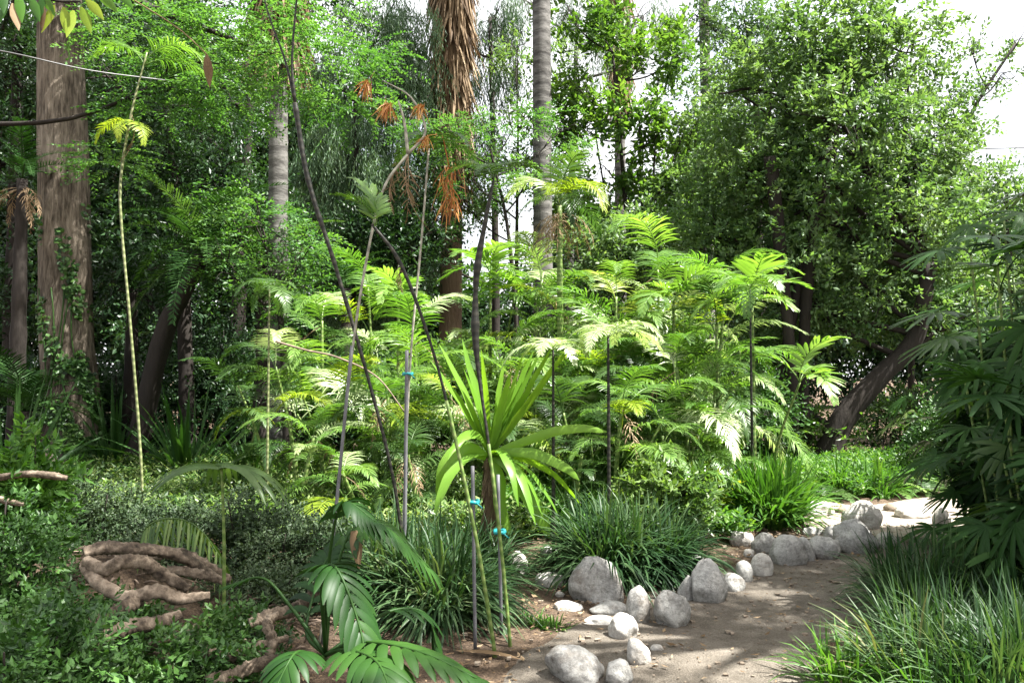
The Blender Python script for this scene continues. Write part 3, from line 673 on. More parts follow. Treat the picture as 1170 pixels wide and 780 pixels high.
# weeping grey green conifers
tree('weeping_conifer', 'grey green weeping conifer between the two left palm trunks', 18, [(400, 500), (402, 300), (408, 80)], 0.16,
     [(395, 180, 55, 60), (430, 120, 55, 60, .5), (375, 270, 60, 60), (445, 220, 45, 60), (410, 320, 60, 50, 1), (460, 60, 50, 50, 1), (385, 90, 45, 45, .5), (460, 300, 40, 60, 1), (440, 20, 60, 50), (470, 100, 40, 60, .5), (350, 200, 40, 60, .5)],
     M['grey'], M['darkbark'], cat='conifer', dens=95, tl=0.55, nl=12, L=0.13, Wd=0.022, style='weep', thr=0.0, clump=1.8)
tree('weeping_conifer', 'dark drooping conifer just right of the shaggy thatched palm', 22, [(566, 500), (566, 300), (560, 20)], 0.14,
     [(566, 20, 34, 40), (572, 90, 30, 30), (548, 140, 22, 40), (545, 60, 25, 50), (550, 200, 20, 40), (470, 200, 40, 60), (475, 270, 40, 40)], M['dktree'], M['darkbark'], cat='conifer', dens=70, tl=0.6, nl=11, L=0.15, Wd=0.024, style='weep', thr=0.0)
tree('streamer_tree', 'high tree with stringy grey streamers at the top edge right of the smooth palm', 24, [(655, 500), (652, 250), (660, 20)], 0.14,
     [(650, 10, 26, 45), (680, 40, 22, 60), (735, 20, 30, 40), (600, 0, 20, 50), (770, 30, 22, 40)], M['grey'], M['palmbark'], dens=40, tl=0.8, nl=12, L=0.16, Wd=0.02, style='weep', thr=0.1)
# foliage in front of the thatched palm
tree('thin_leaf_tree', 'light green fine leaved tree in front of the shaggy palm, upper centre', 15, [(585, 500), (590, 380), (580, 260), (560, 170)], 0.055,
     [(515, 150, 40, 26), (550, 165, 45, 26, .5), (585, 150, 40, 28, .2), (605, 200, 35, 34, -.3), (540, 205, 35, 28, .3), (480, 150, 30, 26, .8), (640, 150, 26, 30, .5)],
     M['feather'], M['darkbark'], dens=52, tl=0.35, nl=11, L=0.10, Wd=0.032, style='feather', thr=0.1)
# bright leafy tree with several thin stems
tree('leafy_tree', 'bright green broad leaved tree with several thin dark stems, upper centre right', 18, [(722, 500), (722, 330), (712, 200), (700, 60)], 0.075,
     [(690, 40, 45, 30), (740, 70, 40, 30, .5), (660, 100, 30, 30), (715, 130, 45, 28, -.4), (765, 140, 40, 34, .3), (690, 190, 40, 26, .2), (750, 200, 40, 28), (780, 60, 30, 30, .7), (672, 150, 26, 24, .6), (650, 20, 28, 26), (770, 250, 40, 30, .5), (655, 250, 28, 30, .6)],
     M['bright'], M['darkbark'], dens=36, tl=0.4, nl=7, L=0.19, Wd=0.095, thr=0.1, clump=1.6,
     stems=[[(745, 500), (742, 330), (752, 90)], [(730, 500), (735, 330), (730, 120)], [(715, 500), (708, 340), (680, 150)]])
tree('blue_green_tree', 'dusky tree behind the left shoulder of the big olive green tree', 22, [(870, 500), (868, 300), (862, 60)], 0.16,
     [(850, 25, 38, 34), (835, 90, 30, 40), (880, 60, 40, 40), (800, 20, 22, 26), (820, 160, 35, 40)], M['grey'], M['darkbark'], dens=45, tl=0.5, nl=9, L=0.17, Wd=0.06, thr=0.05)
# the big olive tree on the right
tree('olive_green_tree', 'big olive green small leaved tree with a thick dark leaning trunk, right', 13.6, [(940, 520), (962, 480), (1005, 430), (1045, 385), (1062, 300)], 0.23,
     [(q + (0,) if len(q) == 4 else q)[:4] + ((q + (0,))[4] + 0.8,) for q in [(940, 40, 75, 55), (1010, 60, 65, 60, .5), (880, 110, 75, 60), (960, 140, 90, 60, -.5), (1040, 160, 65, 70, .3), (860, 200, 75, 60, .2), (940, 240, 90, 60, -.3), (1030, 260, 80, 60, -.2),
      (820, 270, 60, 55, .5), (900, 320, 85, 60), (1000, 330, 80, 60, -.2), (860, 400, 50, 60, .6), (1085, 350, 50, 70), (1080, 230, 40, 60, .6)]],
     M['olive'], M['darkbark'], dens=86, tl=0.34, nl=9, L=0.12, Wd=0.06, thr=-0.22, clump=1.9, r1=0.12, rough=0.08,
     stems=[[(908, 530), (905, 430), (893, 300), (880, 180)], [(925, 530), (918, 430), (925, 300), (945, 160)], [(890, 530), (896, 420), (912, 330), (940, 220), (960, 100)]])
tree('sparse_tree', 'sparse tree leaning out against the white sky at the upper right', 18, [(1040, 500), (1045, 350), (1070, 230), (1110, 130), (1160, 50)], 0.07,
     [(1108, 55, 22, 20), (1085, 105, 22, 22), (1120, 110, 22, 18), (1145, 85, 20, 16), (1095, 160, 30, 26), (1060, 150, 30, 40), (1165, 45, 14, 16)], M['olive'], M['darkbark'], dens=34, tl=0.35, nl=7, L=0.13, Wd=0.06, thr=0.1)
tree('low_tree', 'low soft green tree below the white sky at the right edge', 17, [(1160, 520), (1158, 350), (1150, 260)], 0.1,
     [(1150, 215, 40, 28), (1110, 240, 35, 40), (1180, 250, 40, 50), (1120, 320, 60, 60), (1190, 330, 50, 60), (1090, 300, 40, 60, .5)], M['olive'], M['darkbark'], dens=55, tl=0.35, nl=8, L=0.12, Wd=0.055)
tree('filler_tree', 'soft mid green tree between the shaggy palm and the smooth grey palm trunk', 19, [(590, 500), (590, 330), (592, 150)], 0.07,
     [(590, 190, 30, 40), (640, 180, 30, 50), (560, 215, 26, 30), (640, 90, 26, 50), (590, 60, 24, 30), (655, 250, 40, 40), (530, 230, 30, 40), (600, 130, 26, 20)], M['olive'], M['darkbark'], dens=42, tl=0.4, nl=8, L=0.15, Wd=0.055, thr=0.0)
tree('filler_tree', 'soft tree low behind the sunny palms under the bright leafy tree', 17, [(700, 500), (702, 400), (700, 300)], 0.07,
     [(670, 290, 50, 40), (740, 270, 55, 45), (790, 220, 45, 50), (720, 320, 70, 40), (800, 300, 50, 50), (790, 130, 40, 60, 1)], M['olive'], M['darkbark'], dens=60, tl=0.4, nl=8, L=0.13, Wd=0.06, thr=-0.1)
tree('filler_tree', 'shaded tree low between the weeping conifer and the shaggy palm', 17.5, [(450, 500), (452, 400), (455, 300)], 0.07,
     [(470, 290, 45, 50), (430, 270, 40, 50), (500, 250, 30, 40), (480, 200, 30, 40), (400, 300, 50, 50)], M['dktree'], M['darkbark'], dens=60, tl=0.4, nl=8, L=0.14, Wd=0.055, thr=-0.1)
# overhead wire at the right
P = smooth_path([at(1118, 170, 16), at(1300, 166, 15)], 8); mb = MB(); tube(mb, P, 0.012, 5)
plantthing(mb, 'wire', M['wire'], P[0], 'dark overhead wire crossing the white sky at the right', 'wire')
P = smooth_path([at(-120, 40, 8), at(0, 58, 8), at(100, 80, 8.4), at(190, 92, 9)], 20); mb = MB(); tube(mb, P, 0.007, 5)
plantthing(mb, 'wire', M['wire'], P[0], 'pale sagging wire crossing the massive trunk near its top', 'wire')

# unseen tree right of the viewer, its crown lobes shaped to shade the foreground
b = np.array([5.2, 3.2, 0.0]); b[2] = float(gz(5.2, 3.2)) - 0.1
P = smooth_path([b, b + np.array([0, .3, 3]), b + np.array([-.3, .9, 6.5]), b + np.array([-.9, 2, 9.5])], 30)
mb = MB(); tube(mb, P, np.linspace(0.28, 0.12, 30), 14, 0.06)
lob = [((2.4, 2.2, 9.2), (1.7, 1.5, .9)), ((4.0, 3.0, 9.6), (1.8, 1.5, .9)), ((6.2, 2.8, 9.4), (1.7, 1.6, .9)), ((2.0, 4.2, 9.8), (1.6, 1.4, .9)), ((8.2, 4.6, 9.0), (1.8, 1.5, 1))]
for c, r in lob:
    tube(mb, smooth_path([P[18], (P[18] + np.array(c)) / 2, c], 12), np.linspace(0.09, 0.02, 12), 6, 0.05)
root = thing('unseen_shade_tree', 'unseen tall tree whose crown lobes are shaped to shade the foreground', 'tree', b)
child(mb, 'trunk', M['bigbark'], root, b)
cr = MB(); crown(cr, lob, 40, 0.4, 8, 0.12, 0.06, 'broad', 0.42, 0.7); child(cr, 'crown', M['olive'], root, b)
#BODY3
# ================================================================== MIDDLE GROUND
# dark leaning palm trunk with a heavy crown, left middle
def dpx(px, py, d): return at(px, py, d)
b = at(150, 480, 12.5); b[2] = float(gz(b[0], b[1])) - 0.1
P = smooth_path([b, at(185, 390, 12.3), at(215, 325, 12), at(232, 290, 11.8)], 20)
root = thing('leaning_palm', 'squat dark palm with leaning rough trunk and drooping crown, left of centre', 'palm', b)
mb = MB(); tube(mb, P, np.linspace(0.17, 0.10, 20), 12, 0.22); child(mb, 'trunk', M['darkbark'], root, b)
for i in range(22):
    put('frond', frond_mesh('cycad', M['dkpalm'] if i % 4 else M['palm'], i % 5), root, P[-1] - b, i * 2.399, 0.95 + 0.3 * rng.random(), R(-60 + 4.5 * i))
for i, (px, py, d, lab) in enumerate([(300, 300, 13, 'palm with grey green arching fronds right of the leaning dark palm'), (150, 330, 14, 'shaded palm half hidden behind the yellow green cane'),
                                      (30, 470, 11, 'dark palm low at the left edge behind the massive trunk'), (395, 330, 14.5, 'shaded palm under the grey green weeping conifer')]):
    palm('background_palm', lab, xat(px, d), d, at(px, py, d)[2], 13, 'cycad', M['dkpalm'] if i != 0 else M['palm'], M['darkbark'], 0.95, 0.1)
# sword leaved clumps in the shade
for px, py, d, n, h, lab in [(215, 470, 11.5, 90, 1.5, 'large dark sword leaved clump under the leaning palm'), (135, 470, 12.5, 60, 1.5, 'dark sword leaved clump right beside the massive trunk'),
                             (18, 470, 10, 60, 1.6, 'tall dark sword leaved clump at the left edge'), (290, 480, 11.8, 60, 1.1, 'smaller dark sword leaved clump beside the thin yellow stem')]:
    mb = MB(); x = xat(px, d); clump(mb, x, d, n, h, 2.2, 0.06, (0.2, 1.1), 0.55, 0.12, [0.7, 1, 1, 0.8, 0.5, 0.03], 0.3)
    plantthing(mb, 'sword_plant', M['dkpalm'], (x, d, float(gz(x, d))), lab, 'plant')

# understory that closes the view behind the sunny palms
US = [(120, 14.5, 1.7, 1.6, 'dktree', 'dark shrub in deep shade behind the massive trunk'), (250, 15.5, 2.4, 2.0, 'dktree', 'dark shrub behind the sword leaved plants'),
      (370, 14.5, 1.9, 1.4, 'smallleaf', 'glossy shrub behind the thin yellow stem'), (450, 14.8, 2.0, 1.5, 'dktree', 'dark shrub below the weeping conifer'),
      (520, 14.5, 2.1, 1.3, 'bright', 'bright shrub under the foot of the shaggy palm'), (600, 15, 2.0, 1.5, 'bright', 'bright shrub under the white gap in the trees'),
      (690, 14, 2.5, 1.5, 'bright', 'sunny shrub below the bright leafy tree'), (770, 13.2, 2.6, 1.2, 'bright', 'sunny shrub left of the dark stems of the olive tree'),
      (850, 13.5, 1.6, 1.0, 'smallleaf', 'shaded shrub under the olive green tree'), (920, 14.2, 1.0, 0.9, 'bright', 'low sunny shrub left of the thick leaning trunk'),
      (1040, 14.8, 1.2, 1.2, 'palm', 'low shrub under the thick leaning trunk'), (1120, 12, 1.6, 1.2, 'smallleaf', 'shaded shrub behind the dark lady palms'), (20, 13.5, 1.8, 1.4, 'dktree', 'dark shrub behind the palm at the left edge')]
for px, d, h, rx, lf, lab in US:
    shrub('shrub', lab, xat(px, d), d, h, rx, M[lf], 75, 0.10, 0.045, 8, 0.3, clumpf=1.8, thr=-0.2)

# sunny cane palms of the middle bed: px, d, crown py, scale, fronds, stems, label
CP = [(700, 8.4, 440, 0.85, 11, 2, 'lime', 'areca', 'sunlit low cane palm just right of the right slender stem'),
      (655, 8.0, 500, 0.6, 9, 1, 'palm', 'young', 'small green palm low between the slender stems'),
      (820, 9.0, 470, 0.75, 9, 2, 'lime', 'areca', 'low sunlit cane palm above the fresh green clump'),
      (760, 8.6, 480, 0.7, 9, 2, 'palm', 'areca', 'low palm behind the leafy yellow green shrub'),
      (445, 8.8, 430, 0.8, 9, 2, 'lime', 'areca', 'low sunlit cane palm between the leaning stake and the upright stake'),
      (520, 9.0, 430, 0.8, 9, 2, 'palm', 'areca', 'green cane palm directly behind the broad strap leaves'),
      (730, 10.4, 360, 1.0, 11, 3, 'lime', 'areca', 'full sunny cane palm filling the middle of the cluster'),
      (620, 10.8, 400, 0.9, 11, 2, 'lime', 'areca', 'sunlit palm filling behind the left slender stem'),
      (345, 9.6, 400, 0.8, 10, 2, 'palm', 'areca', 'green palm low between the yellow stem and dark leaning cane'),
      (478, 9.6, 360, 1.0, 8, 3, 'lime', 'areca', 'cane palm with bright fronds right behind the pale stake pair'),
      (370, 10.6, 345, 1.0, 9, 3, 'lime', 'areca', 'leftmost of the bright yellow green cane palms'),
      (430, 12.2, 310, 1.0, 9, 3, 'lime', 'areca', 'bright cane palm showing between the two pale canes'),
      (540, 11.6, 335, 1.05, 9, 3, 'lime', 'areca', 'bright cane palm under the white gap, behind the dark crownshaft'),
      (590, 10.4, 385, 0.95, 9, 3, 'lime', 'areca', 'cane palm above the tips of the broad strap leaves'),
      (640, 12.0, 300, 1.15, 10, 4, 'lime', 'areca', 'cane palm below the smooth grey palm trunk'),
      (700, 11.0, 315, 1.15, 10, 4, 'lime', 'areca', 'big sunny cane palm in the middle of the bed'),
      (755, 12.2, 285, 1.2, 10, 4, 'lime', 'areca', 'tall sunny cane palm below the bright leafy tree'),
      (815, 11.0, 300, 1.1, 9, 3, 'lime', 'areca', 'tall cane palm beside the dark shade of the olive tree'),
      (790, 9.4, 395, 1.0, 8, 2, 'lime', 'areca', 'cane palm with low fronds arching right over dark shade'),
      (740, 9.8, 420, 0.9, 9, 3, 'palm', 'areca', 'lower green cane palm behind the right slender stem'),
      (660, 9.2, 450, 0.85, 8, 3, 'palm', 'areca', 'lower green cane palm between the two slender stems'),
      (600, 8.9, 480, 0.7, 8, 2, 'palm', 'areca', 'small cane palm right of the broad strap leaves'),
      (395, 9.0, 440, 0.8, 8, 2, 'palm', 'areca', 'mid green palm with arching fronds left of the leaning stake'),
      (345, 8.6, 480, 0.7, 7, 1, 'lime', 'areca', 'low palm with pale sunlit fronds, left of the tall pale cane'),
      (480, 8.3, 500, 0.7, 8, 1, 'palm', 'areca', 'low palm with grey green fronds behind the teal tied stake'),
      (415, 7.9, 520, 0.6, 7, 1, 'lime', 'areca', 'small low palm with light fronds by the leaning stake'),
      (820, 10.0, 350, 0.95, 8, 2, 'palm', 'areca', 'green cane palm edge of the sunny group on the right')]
for px, d, cpy, sc, nf, ns, lf, kd, lab in CP:
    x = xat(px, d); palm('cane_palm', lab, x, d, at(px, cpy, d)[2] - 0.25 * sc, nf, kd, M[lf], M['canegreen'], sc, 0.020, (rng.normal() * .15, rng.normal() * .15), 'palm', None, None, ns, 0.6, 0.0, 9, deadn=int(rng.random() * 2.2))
# broad-leaflet palms
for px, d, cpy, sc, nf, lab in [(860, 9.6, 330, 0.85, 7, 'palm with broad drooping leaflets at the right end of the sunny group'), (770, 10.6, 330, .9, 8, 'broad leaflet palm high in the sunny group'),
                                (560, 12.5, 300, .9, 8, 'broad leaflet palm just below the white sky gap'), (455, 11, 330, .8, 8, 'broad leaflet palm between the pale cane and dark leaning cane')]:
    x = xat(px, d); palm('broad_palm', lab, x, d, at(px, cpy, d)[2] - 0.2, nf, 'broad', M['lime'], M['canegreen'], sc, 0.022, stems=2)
# two slender upright ones with a flat little crown
palm('slender_palm', 'slender dark stemmed palm with pale comb fronds, left of the pair above the path', xat(632, 7.0), 7.0, at(632, 400, 7.0)[2], 6, 'young', M['paintgloss'], M['canedark'], 0.78, 0.012, azs=[3.3, -0.1, 2.6, 0.6, 4.4, 5.2], tilt=R(8))
palm('slender_palm', 'slender dark stemmed palm with feathery pale fronds, right of the pair above the path', xat(695, 6.9), 6.9, at(695, 385, 6.9)[2], 7, 'young', M['paintgloss'], M['canedark'], 0.9, 0.013, azs=[0.1, 3.0, 0.7, 5.6, 2.0, 4.2, 1.3], tilt=R(10))
palm('slender_palm', 'slender palm with a thin bare dark stem at the right end of the sunny group', xat(858, 8.8), 8.8, at(858, 330, 8.8)[2], 7, 'young', M['lime'], M['canedark'], 1.0, 0.012, tilt=R(0))
palm('slender_palm', 'small palm with one yellowing low frond on a thin yellow stem, left of centre', xat(307, 8.8), 8.8, at(307, 330, 8.8)[2], 6, 'young', M['palm'], M['caneyellow'], 0.8, 0.011)
palm('dry_palm', 'palm with a pale brown dead hanging skirt below the smooth grey trunk', xat(640, 11), 11, at(640, 235, 11)[2], 10, 'areca', M['palm'], M['canegreen'], 0.9, 0.04, deadn=12)

# ground cover and low ferns
def cover(name, label, n, region, leaf, L, Wd, hmax):
    mb = MB(); x0, x1, y0, y1 = region; m = n // 9
    x = rng.uniform(x0, x1, m * 3); y = rng.uniform(y0, y1, m * 3); k = (pathdist(x, y) > 0.35) & (sn(x, y, 1.3, 0.4) + 0.4 * rng.normal(size=m * 3) > -0.5)
    x, y = x[k][:m], y[k][:m]; m = len(x); h = hmax * (0.35 + 0.5 * (0.5 + 0.5 * sn(x, y, 2.2, 1.0)) + 0.25 * rng.random(m))
    o = np.stack([x, y, gz(x, y)], 1); d0 = nrm(np.stack([rng.normal(size=m) * .35, rng.normal(size=m) * .35, np.ones(m)], 1))
    for j in range(9):
        s = 0.25 + 0.75 * (j + 1) / 9; a = rng.random(m) * 6.283
        ld = np.stack([np.cos(a), np.sin(a), 0.3 + 0.5 * rng.random(m)], 1); pos = o + d0 * (h * s)[:, None]
        diamonds(mb, pos, ld, np.cross(UP[None] + rnd(m, .3), ld), L * (0.6 + 0.7 * rng.random(m)), Wd * (0.7 + 0.6 * rng.random(m)), 0.2)
    o = plantthing(mb, name, M[leaf], (x0, y0, 0), label, 'ground cover'); o['kind'] = 'stuff'
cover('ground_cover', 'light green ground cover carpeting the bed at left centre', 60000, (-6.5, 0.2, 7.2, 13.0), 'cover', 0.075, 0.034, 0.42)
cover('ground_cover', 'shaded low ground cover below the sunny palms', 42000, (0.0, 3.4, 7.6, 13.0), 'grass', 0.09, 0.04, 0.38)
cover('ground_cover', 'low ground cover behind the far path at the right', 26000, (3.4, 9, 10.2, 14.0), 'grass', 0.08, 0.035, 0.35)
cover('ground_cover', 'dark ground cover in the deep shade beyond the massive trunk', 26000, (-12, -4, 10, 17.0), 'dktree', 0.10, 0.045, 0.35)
FN = [(905, 9.6), (940, 10.4), (975, 11), (1010, 10.9), (1040, 11.4), (990, 12), (930, 11.4), (1060, 10.8), (1085, 11.5), (885, 10.8)]
for k, (px, d) in enumerate(FN):
    x = xat(px, d); r_ = thing('fern', 'arching fern in the bed behind the pale rocks at the far right', 'fern', gp(x, d), 0, 'ferns behind the pale rocks')
    for i in range(13): put('frond', frond_mesh('fern', M['lime'] if k % 3 == 0 else M['palm'], i % 5), r_, (0, 0, 0.02), i * 2.399, 0.75 + 0.35 * rng.random(), R(-12 + 3 * (i % 7)))
for k, (px, d) in enumerate([(250, 10), (330, 9.8), (200, 8.8), (290, 8.2), (380, 8.9), (440, 9.2), (360, 7.6), (520, 9.3), (550, 9.9)]):
    x = xat(px, d); r_ = thing('fern', 'fern among the light green ground cover at left centre', 'fern', gp(x, d), 0, 'ferns in the ground cover')
    for i in range(12): put('frond', frond_mesh('fern', M['lime'] if k % 2 else M['palm'], i % 5), r_, (0, 0, 0.05), i * 2.399, 0.75 + 0.35 * rng.random(), R(-5 + 3 * (i % 7)))
# bushy bright leaved shrubs right of the path bed, by the slender stems
shrub('variegated_shrub', 'leafy yellow green shrub right of the right slender palm stem', xat(765, 7.6), 7.6, 0.75, 0.45, M['cover'], 220, 0.09, 0.035, 8, 0.18, clumpf=3)
shrub('variegated_shrub', 'small shrub with yellow tipped leaves left of the lone grass clump', xat(800, 8.7), 8.7, 0.6, 0.4, M['yellow'], 120, 0.08, 0.035, 7, 0.16, clumpf=3)
shrub('shrub', 'green shrub between the broad strap leaves and the dark grass tuft', xat(600, 8.0), 8.0, 0.45, 0.45, M['grass'], 220, 0.07, 0.03, 8, 0.15, clumpf=3)

# mondo grass tufts
def tuft(name, label, pts, leaf, n, h, w, wd, **kw):
    mb = MB()
    for x, y in pts: clump(mb, x, y, n, h, w, wd, **kw)
    x, y = np.mean(pts, 0); return plantthing(mb, name, M[leaf], gp(x, y), label, 'grass clump')
tuft('grass_clump', 'big dark fountain shaped grass clump behind the largest grey boulder', [(xat(700, 6.5), 6.5), (xat(690, 6.3), 6.25), (xat(722, 6.4), 6.4), (xat(672, 6.6), 6.6)], 'lirio', 420, 0.66, 1.5, 0.019, droop=(1.4, 2.8), r=0.12)
tuft('grass_clump', 'dark grass clump touching the right side of the fountain shaped clump', [(xat(765, 6.65), 6.65), (xat(745, 6.8), 6.8), (xat(755, 6.45), 6.4)], 'lirio', 360, 0.55, 1.5, 0.018, droop=(1.4, 2.8), r=0.12)
tuft('grass_clump', 'dark grass clump behind the teal tied stakes', [(xat(500, 5.7), 5.7), (xat(525, 5.5), 5.5), (xat(480, 5.5), 5.45), (xat(505, 5.25), 5.25)], 'lirio', 360, 0.6, 1.6, 0.017, droop=(1.4, 2.8), r=0.14)
tuft('grass_clump', 'dark grass clump left of the stakes, partly behind the pleated palm', [(xat(450, 5.6), 5.6), (xat(420, 5.8), 5.8), (xat(465, 6.1), 6.1)], 'lirio', 320, 0.6, 1.6, 0.017, droop=(1.4, 2.8), r=0.14)
tuft('grass_clump', 'small dark grass clump right of the green stem behind the stakes', [(xat(560, 6.3), 6.3), (xat(535, 6.4), 6.4)], 'lirio', 320, 0.5, 1.6, 0.012, droop=(1.4, 2.8), r=0.12)
tuft('grass_clump', 'upright fresh green clump behind the row of stones', [(xat(868, 8.6), 8.6), (xat(880, 8.5), 8.45), (xat(852, 8.7), 8.7), (xat(895, 8.75), 8.7)], 'grass', 150, 0.75, 1.2, 0.028, droop=(0.6, 2.2), r=0.12)
tuft('grass_clump', 'low fresh green clump behind the far boulders', [(xat(960, 10.9), 10.9), (xat(1000, 10.7), 10.7)], 'grass', 120, 0.55, 1.4, 0.025, droop=(0.6, 2.2), r=0.2)
# small weeds on the bare soil by the flat stones
tuft('weed', 'little green weed patch on the bare soil left of the flat stones', [(xat(608, 5.25), 5.25), (xat(622, 5.2), 5.2), (xat(595, 5.3), 5.3), (xat(635, 5.15), 5.15)], 'grass', 60, 0.09, 2.5, 0.010, droop=(0.6, 2.2), r=0.09)

# the large strap-leaved plant in the middle
d = 7.2; x = xat(560, d); cz = at(560, 522, d)[2]; bz = float(gz(x, d)) - 0.03
root = thing('strap_leaf_plant', 'large plant with long broad bright green strap leaves, some drooping, in the centre', 'plant', (x, d, bz))
mb = MB(); P = smooth_path([(0, 0, 0), (0.02, 0, (cz - bz) * .5), (0, 0, cz - bz)], 16); tube(mb, P, np.linspace(0.07, 0.055, 16), 10, 0.15, 0.5, 0.2, 2)
n = 60; a = rng.random(n) * 6.28; t_ = rng.random(n)
strips(mb, np.stack([np.cos(a) * .05, np.sin(a) * .05, t_ * (cz - bz)], 1), np.stack([np.cos(a) * .4, np.sin(a) * .4, -np.ones(n)], 1), np.stack([-np.sin(a), np.cos(a), 0 * a], 1), 0.22, 0.035, 0.5, [.8, 1, .6, .1], 3)
mb.build('stem', M['thatch'], root)
# (tip direction in degrees from vertical towards +x, towards viewer share, length, droop, width)
LV = [(-24, .1, 1.25, .25, .10), (-14, -.2, 1.2, .2, .10), (-5, .3, 1.05, .15, .10), (8, -.2, 1.0, .2, .09), (18, .1, 1.1, .2, .10), (30, .05, 1.38, .2, .115), (36, .2, 1.3, .25, .12), (26, -.2, 1.3, .2, .09),
      (-30, .2, 1.15, .35, .09),  (85, .9, 1.05, 1.9, .11), (75, 1.4, 1.15, 2.2, .12), (60, 1.9, 1.1, 2.4, .11), (95, .5, 1.15, 1.5, .11), (30, 2.0, 1.0, 3.0, .11),
      (-70, 1.3, 1.0, 2.4, .11), (-90, .5, .8, 2.2, .10), (-20, 1.0, .8, 2.6, .09), (22, -.4, 1.2, .3, .09), (12, .5, 1.0, .5, .09), (-14, .5, 1.0, .5, .09)]
for an, fw, ln, dr, wd in LV:
    mb = MB(); an = R(an); dd = np.array([[math.sin(an), -fw * (0.35 + abs(math.sin(an)) * .5), max(0.1, math.cos(an)) + 0.12]])
    sd = np.cross(dd, np.cross(dd, UP)) if False else np.cross(UP, dd)
    sd = nrm(np.cross(np.array([[0, 1.0, 0]]), dd)) * (0.15 + 1.1 * rng.random()) + nrm(sd) * (0.8 if an > 0 else -0.8)
    strips(mb, [[0, 0, 0]], dd, sd, ln * (0.84 + .14 * rng.random()), wd * .95, dr, [0.45, 0.6, 0.85, 1, 1, .95, .85, .7, .45, 0.03], 9, 0.28, [0.3 + 0.5 * rng.random()], 0.004)
    mb.build('leaf', M['strap'], root, (0, 0, cz - bz))

def pathleaf(name, pts, wpx, mat, root, origin, tw=(0, -.35, .1)):
    """a single broad leaf laid along a bent midrib"""
    P = smooth_path([at(*q) for q in pts], 14); T = nrm(np.gradient(P, axis=0)); w = wpx / FPX * pts[0][2]
    pr = np.interp(np.linspace(0, 1, 14), [0, .15, .4, .75, .92, 1], [.5, .8, 1, .85, .5, .03]); nn = np.array([0.15, -1.0, 0.25]); S = nrm(np.cross(T, nn)); N = np.cross(S, T)
    V = np.stack([P - S * (w * pr / 2)[:, None] - N * (w * pr * .12)[:, None], P, P + S * (w * pr / 2)[:, None] - N * (w * pr * .12)[:, None]], 1)
    V += np.sin(np.arange(14) * 1.3)[:, None, None] * np.array([0, 0, .004]); idx = np.arange(42).reshape(14, 3)
    F = np.concatenate([np.stack([idx[:-1, j], idx[:-1, j + 1], idx[1:, j + 1], idx[1:, j]], -1) for j in (0, 1)])
    mb = MB().add(V - np.array(origin), F, .75, True); return mb.build(name, mat, root)
o0 = (x, d, bz)
for pts, wp in [([(563, 520, 7.15), (582, 530, 7.0), (602, 562, 6.9), (618, 590, 6.85), (628, 614, 6.85)], 19), ([(561, 522, 7.15), (570, 545, 6.95), (572, 580, 6.9), (584, 612, 6.9)], 15),
                ([(556, 522, 7.15), (532, 512, 7.0), (510, 530, 6.9), (500, 572, 6.9)], 18), ([(563, 518, 7.15), (610, 500, 7.0), (655, 489, 6.9), (695, 493, 6.9)], 11),
                ([(563, 520, 7.15), (600, 516, 7.0), (640, 530, 6.9), (662, 548, 6.9)], 12)]:
    pathleaf('leaf', pts, wp, M['strap'], root, o0)

# ================================================================== RIGHT: lady palms and foreground grass
def ladypalm(label, x, y, rx, ry, nc, nl, zt, sc=1.0):
    z0 = float(gz(x, y)) - 0.03; root = thing('lady_palm', label, 'palm', (x, y, z0)); tops = []
    for i in range(nc):
        cx, cy = rng.uniform(-rx, rx), rng.uniform(-ry, ry); h = zt * (0.5 + 0.4 * rng.random())
        P = smooth_path([(cx * .6, cy * .6, 0), (cx * .8, cy * .8, h * .5), (cx, cy, h)], 14); mb = MB(); tube(mb, P, 0.009, 6, 0.1, .5, .15, 2); mb.build('cane', M['canegreen'], root); tops.append(P)
    for k in range(nl):
        P = tops[k % nc]; q = P[int(2 + 11.9 * ((k * 0.618) % 1.0))] if k >= nc else P[-1]
        put('leaf', frond_mesh('fan', M['dkpalm'] if k % 3 else M['palm'], k % 8), root, q, rng.random() * 6.28 if k % 3 == 0 else -R(105) + rng.normal() * 0.9, sc * (0.78 + 0.38 * rng.random()), rng.normal() * 0.35)
    return root
ladypalm('nearer dark lady palm with fingered leaves at the right edge above the grass', 3.95, 5.9, .5, .45, 14, 98, 3.1)
ladypalm('taller dark lady palm further right behind the nearer one', 4.65, 6.8, .5, .5, 12, 98, 3.5, 1.1)
ladypalm('lower dark lady palm on the left flank of the dark group at the right', 4.6, 7.5, .4, .4, 9, 98, 2.6, 1.0)
ladypalm('dense low lady palm in front of the nearer one, rising from the grass', 3.75, 5.3, .4, .35, 12, 98, 1.9, 1.0)
ladypalm('outermost dark lady palm cut by the right edge', 4.35, 5.3, .5, .5, 11, 98, 3.2, 1.05)
for px, d_, h, rx_, lab in [(1160, 7.6, 2.2, .5, 'dark dense bush filling the inside of the lady palm group at the right'), (1215, 6.5, 2.1, .45, 'dark dense bush at the right edge between the lady palms')]:
    shrub('dark_bush', lab, xat(px, d_), d_, h, rx_, M['dktree'], 260, 0.16, 0.03, 8, 0.25, clumpf=2.5, thr=-0.4)
def stuffgrass(name, label, pts, leaf, n, h, w, wd, **kw):
    mb = MB()
    for x, y in pts: clump(mb, x, y, n, h * (0.7 + 0.5 * rng.random()), w, wd, vb=0.35 + 0.3 * rng.random(), **kw)
    x, y = np.mean(pts, 0); o = plantthing(mb, name, M[leaf], gp(x, y), label, 'grass'); o['kind'] = 'stuff'
pts = [(x, y) for x, y in zip(rng.uniform(1.6, 4.6, 900), rng.uniform(3.6, 6.6, 900)) if pathdist(x, y) > 0.12 and y < 5.9 and x > 1.75 + (y - 3.6) * .45][:64]
